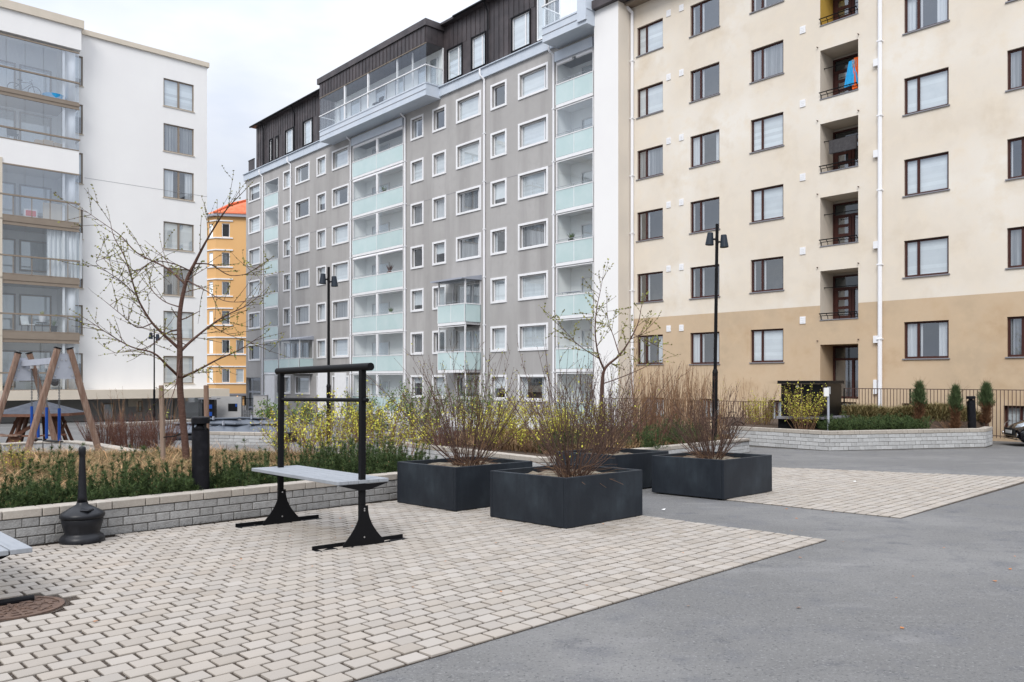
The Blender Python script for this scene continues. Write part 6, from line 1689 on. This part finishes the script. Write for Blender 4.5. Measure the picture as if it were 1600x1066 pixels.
cand = pp[rr.choice(len(pp), 130, replace=False)]; cand = np.concatenate([cand + rr.normal(size=cand.shape)*.045 for _ in range(3)])
hh_, D_, B_ = pine_mass('pine_candles', 'upright bushy shoots standing above the low pines of the front bed', cand, lambda x, y: G(y)+.28, 16, .30, 210, .055, th=.0034, lean=.36, nout=.62)
pine_tips('orange-brown buds on the upright pine shoots of the front bed', hh_, D_, B_, 18, .5)
# some taller clumps
pp = []
for px, Y, n_ in ((528,12.4,80),(560,12.9,60),(490,12.6,46),(60,12.2,30),(210,11.9,22),(598,14.2,46),(100,11,18),(400,12,20)):
    for _ in range(n_): pp.append((X(px,Y)+rr.normal()*.24, Y+rr.normal()*.24))
hh_, D_, B_ = pine_mass('tall_pine_clumps', 'taller upright dwarf pine shoots behind the carpet rack table', np.array(pp), lambda x, y: G(y)+.30, 9, .34, 130, .065, th=.0032, lean=.5)
pp = np.array([(X(px,Y)+rr.normal()*.22, Y+rr.normal()*.2) for px, Y in ((1048,20.2),(1062,20.6),(1030,20.4),(1075,21),(1010,18.6),(870,17.4),(880,18)) for _ in range(42)])
pine_mass('dwarf_pine', 'dark green dwarf pine clumps in the middle bed', pp, lambda x, y: G(y)+.32, 10, .40, 70, .09, th=.005)
pp = []
while len(pp) < 620:
    x_ = rr.uniform(9.55, 12.95); y_ = 23.25 + (x_-9.2)*.245 + .28 + rr.uniform(0, 1.5)
    if x_ > 12.6 and rr.uniform() < .5: continue
    pp.append((x_, y_))
hh_, D_, B_ = pine_mass('dwarf_pine', 'dark green dwarf pine hedge in the right bed below the fence', np.array(pp), lambda x, y: .0, 12, .25, 80, .09, th=.006, lean=1.0)
pine_tips('tan bud tips on the dwarf pines of the right bed', hh_, D_, B_, 14, .2)

def juniper(label, px, Y, z0, z1, wd, seed):
    t = thing('juniper', label, 'juniper', (X(px,Y), Y, z0), group='small upright junipers'); rr = np.random.RandomState(seed); hgt = z1-z0; n = 4200; wd *= .80
    q = rr.beta(1.3,1.1,n); rad = wd*np.where(q < .45, .50+.12*np.sin(q*18), np.sin(np.clip((q-.28)/.72,0,1)**.8*PI*.97+.12)**.9)*.95
    a = rr.uniform(0,2*PI,n); rr2 = rad*np.sqrt(rr.uniform(.1,1.5,n))*(1+.3*np.sin(a*3+q*9)+.22*np.sin(q*31+a*2)); P_ = np.column_stack([np.cos(a)*rr2, np.sin(a)*rr2, q*hgt])
    nd = np.column_stack([np.cos(a)*.5, np.sin(a)*.5, np.ones(n)])+rr.normal(size=(n,3))*.35; nd /= np.linalg.norm(nd,axis=1,keepdims=True)
    w = np.cross(nd, rr.normal(size=(n,3))); w /= np.linalg.norm(w,axis=1,keepdims=True); L_ = rr.uniform(.06,.24,(n,1))
    v = np.stack([P_-w*.008, P_+w*.008, P_+nd*L_], 1)
    low = (q + rr.normal(size=n)*.06) < .47
    for nm, sel, m in (('crown', ~low, M['juniper']), ('dry_base', low, M['junbrown'])):
        vv = v[sel].reshape(-1,3); npmesh(nm, vv, np.arange(len(vv)).reshape(-1,3), m, t)
    b = MB(); b.tube([(0,0,-.1),(.02,0,hgt*.5),(0,.01,hgt*.85)], .04, .012, k=6); b.build('trunk', M['bark'], t)
    s3 = MB(); r_ = random.Random(seed)
    for i in range(7): stem(s3, r_, Vector((0,0,hgt*.8)), Vector((r_.gauss(0,.4),r_.gauss(0,.4),1)).normalized(), hgt*.4, .008, .002, 4, .03, .1)
    npmesh('top_twigs', np.array([tuple(q) for q in s3.v]), np.array(s3.f), M['twigtan'], t)
juniper('left juniper with brown dry base, before the basement window', 1436, 25.3, .10, 1.42, .19, 61)
juniper('middle juniper with brown dry base, left of the bollard light', 1493, 24.8, -.02, 1.30, .17, 62)
juniper('rightmost juniper, fuller green, right of the bollard light', 1541, 25.6, .12, 1.38, .19, 63)
jb = thing('bare_shrub', 'low bush of dry grey-brown stems under the middle juniper', 'shrub', (0,0,0)); bpy.data.objects.remove(jb)
shrub('bare_shrub', 'low bush of dry grey-brown stems under the middle juniper', 'shrub', (X(1483,25.2),25.2,.0), 60, .45, 1.1, 90, M['twigtan'], None, rb=.15, r0=.006, twigs=5, tl=.15, up=.02, group='leafless shrubs')
bike('dark bicycle parked by the fence behind the lamp post', (X(1132,26.8), 26.8, -.55), .3, M['blackrough'])
# low white patio walls in front of the grey block
def patio(label, pxa, pxb, yo, z0, z1):
    x0, x1 = g.u(pxa,-yo), g.u(pxb,-yo); P = g.O - g.ey*yo + g.ex*x0
    t = thing('patio_screen', label, 'screen', (P.x,P.y,0), g.ang, group='white patio screens'); n = max(1,int((x1-x0)/1.0)); w_ = (x1-x0)/n
    for i in range(n): b = MB(); b.box(i*w_+.01,(i+1)*w_-.01,-.03,.03,z0,z1); b.build('panel', M['whitetrim'], t)
patio('long white patio screen low behind the left planter shrub', 690, 780, 6, -1.3, -.2)
patio('white patio screen behind the yellow shrubs right of the rack', 600, 640, 6, -1.5, -.25)
patio('short white patio screen behind the nearest planter shrub', 800, 860, 6, -1.2, -.1)
patio('tall white door screen behind the carpet rack', 497, 512, 1.5, -1.8, 2.0)
patio('tall white door screen right of the middle lamp post', 523, 541, 1.5, -1.8, 2.0)
# white entrance panel of the grey block
b = MB(); b.box(g.u(419), g.u(434), -.3, -.05, -2.2, g.z(.08)); b.build('entrance_panel', M['whitetrim'], gb)
# litter
rr = np.random.RandomState(77); pts_ = []
for _ in range(50):
    x_, y_ = rr.uniform(-3, 5), rr.uniform(5, 14)
    pts_.append((x_, y_, G(y_)+.026 if inside((x_,y_), YARD) else G(y_)+.006))
n = len(pts_); P_ = np.array(pts_); a = rr.uniform(0,2*PI,n); s_ = rr.uniform(.008,.020,n)
v = np.stack([P_+np.column_stack([np.cos(a+k)*s_, np.sin(a+k)*s_, rr.uniform(0,.008,n)]) for k in (0,1.3,2.9,4.4)],1).reshape(-1,3)
o = npmesh('fallen_leaves', v, np.arange(4*n).reshape(-1,4), M['leaflitter']); tag(o, 'scattered small dry leaves on paving and asphalt', 'leaves', kind='stuff')
# a flat roofed wood hut top is already built; last: grit along the wall foot
rr = np.random.RandomState(78); n = 1400; s_ = rr.uniform(0,8.9,n); d = -rr.exponential(.05,n)
P_ = np.array([[WALLP0[0]+wdv.x*a_+wnv.x*b_, WALLP0[1]+wdv.y*a_+wnv.y*b_, 0] for a_, b_ in zip(s_, d)]); P_[:,2] = [G(y_)+.022 for y_ in P_[:,1]]
a = rr.uniform(0,2*PI,n); q = rr.uniform(.003,.008,n)
v = np.stack([P_+np.column_stack([np.cos(a+k)*q, np.sin(a+k)*q, rr.uniform(0,.006,n)]) for k in (0,2.1,4.2)],1).reshape(-1,3)
o = npmesh('grit', v, np.arange(3*n).reshape(-1,3), M['joint']); tag(o, 'fine grit gathered at the foot of the front block wall', 'grit', kind='stuff')
for x_, y_, q_ in ((4.6,15.9,.045),(6.3,14.6,.03),(2.1,11.0,.03)):
    b = MB(); b.poly([(x_-q_,y_,G(y_)+.022),(x_+q_*.4,y_-q_*.7,G(y_)+.02),(x_+q_,y_+q_*.2,G(y_)+.035),(x_-q_*.1,y_+q_,G(y_)+.024)])
    tag(b.build('paper_scrap', M['plasticwhite']), {4.6:'small white paper scrap on the far paving, the furthest of three',6.3:'small white paper scrap lying on the far paving toward the right',2.1:'tiny white scrap on the asphalt strip between the planters'}[x_], 'litter')
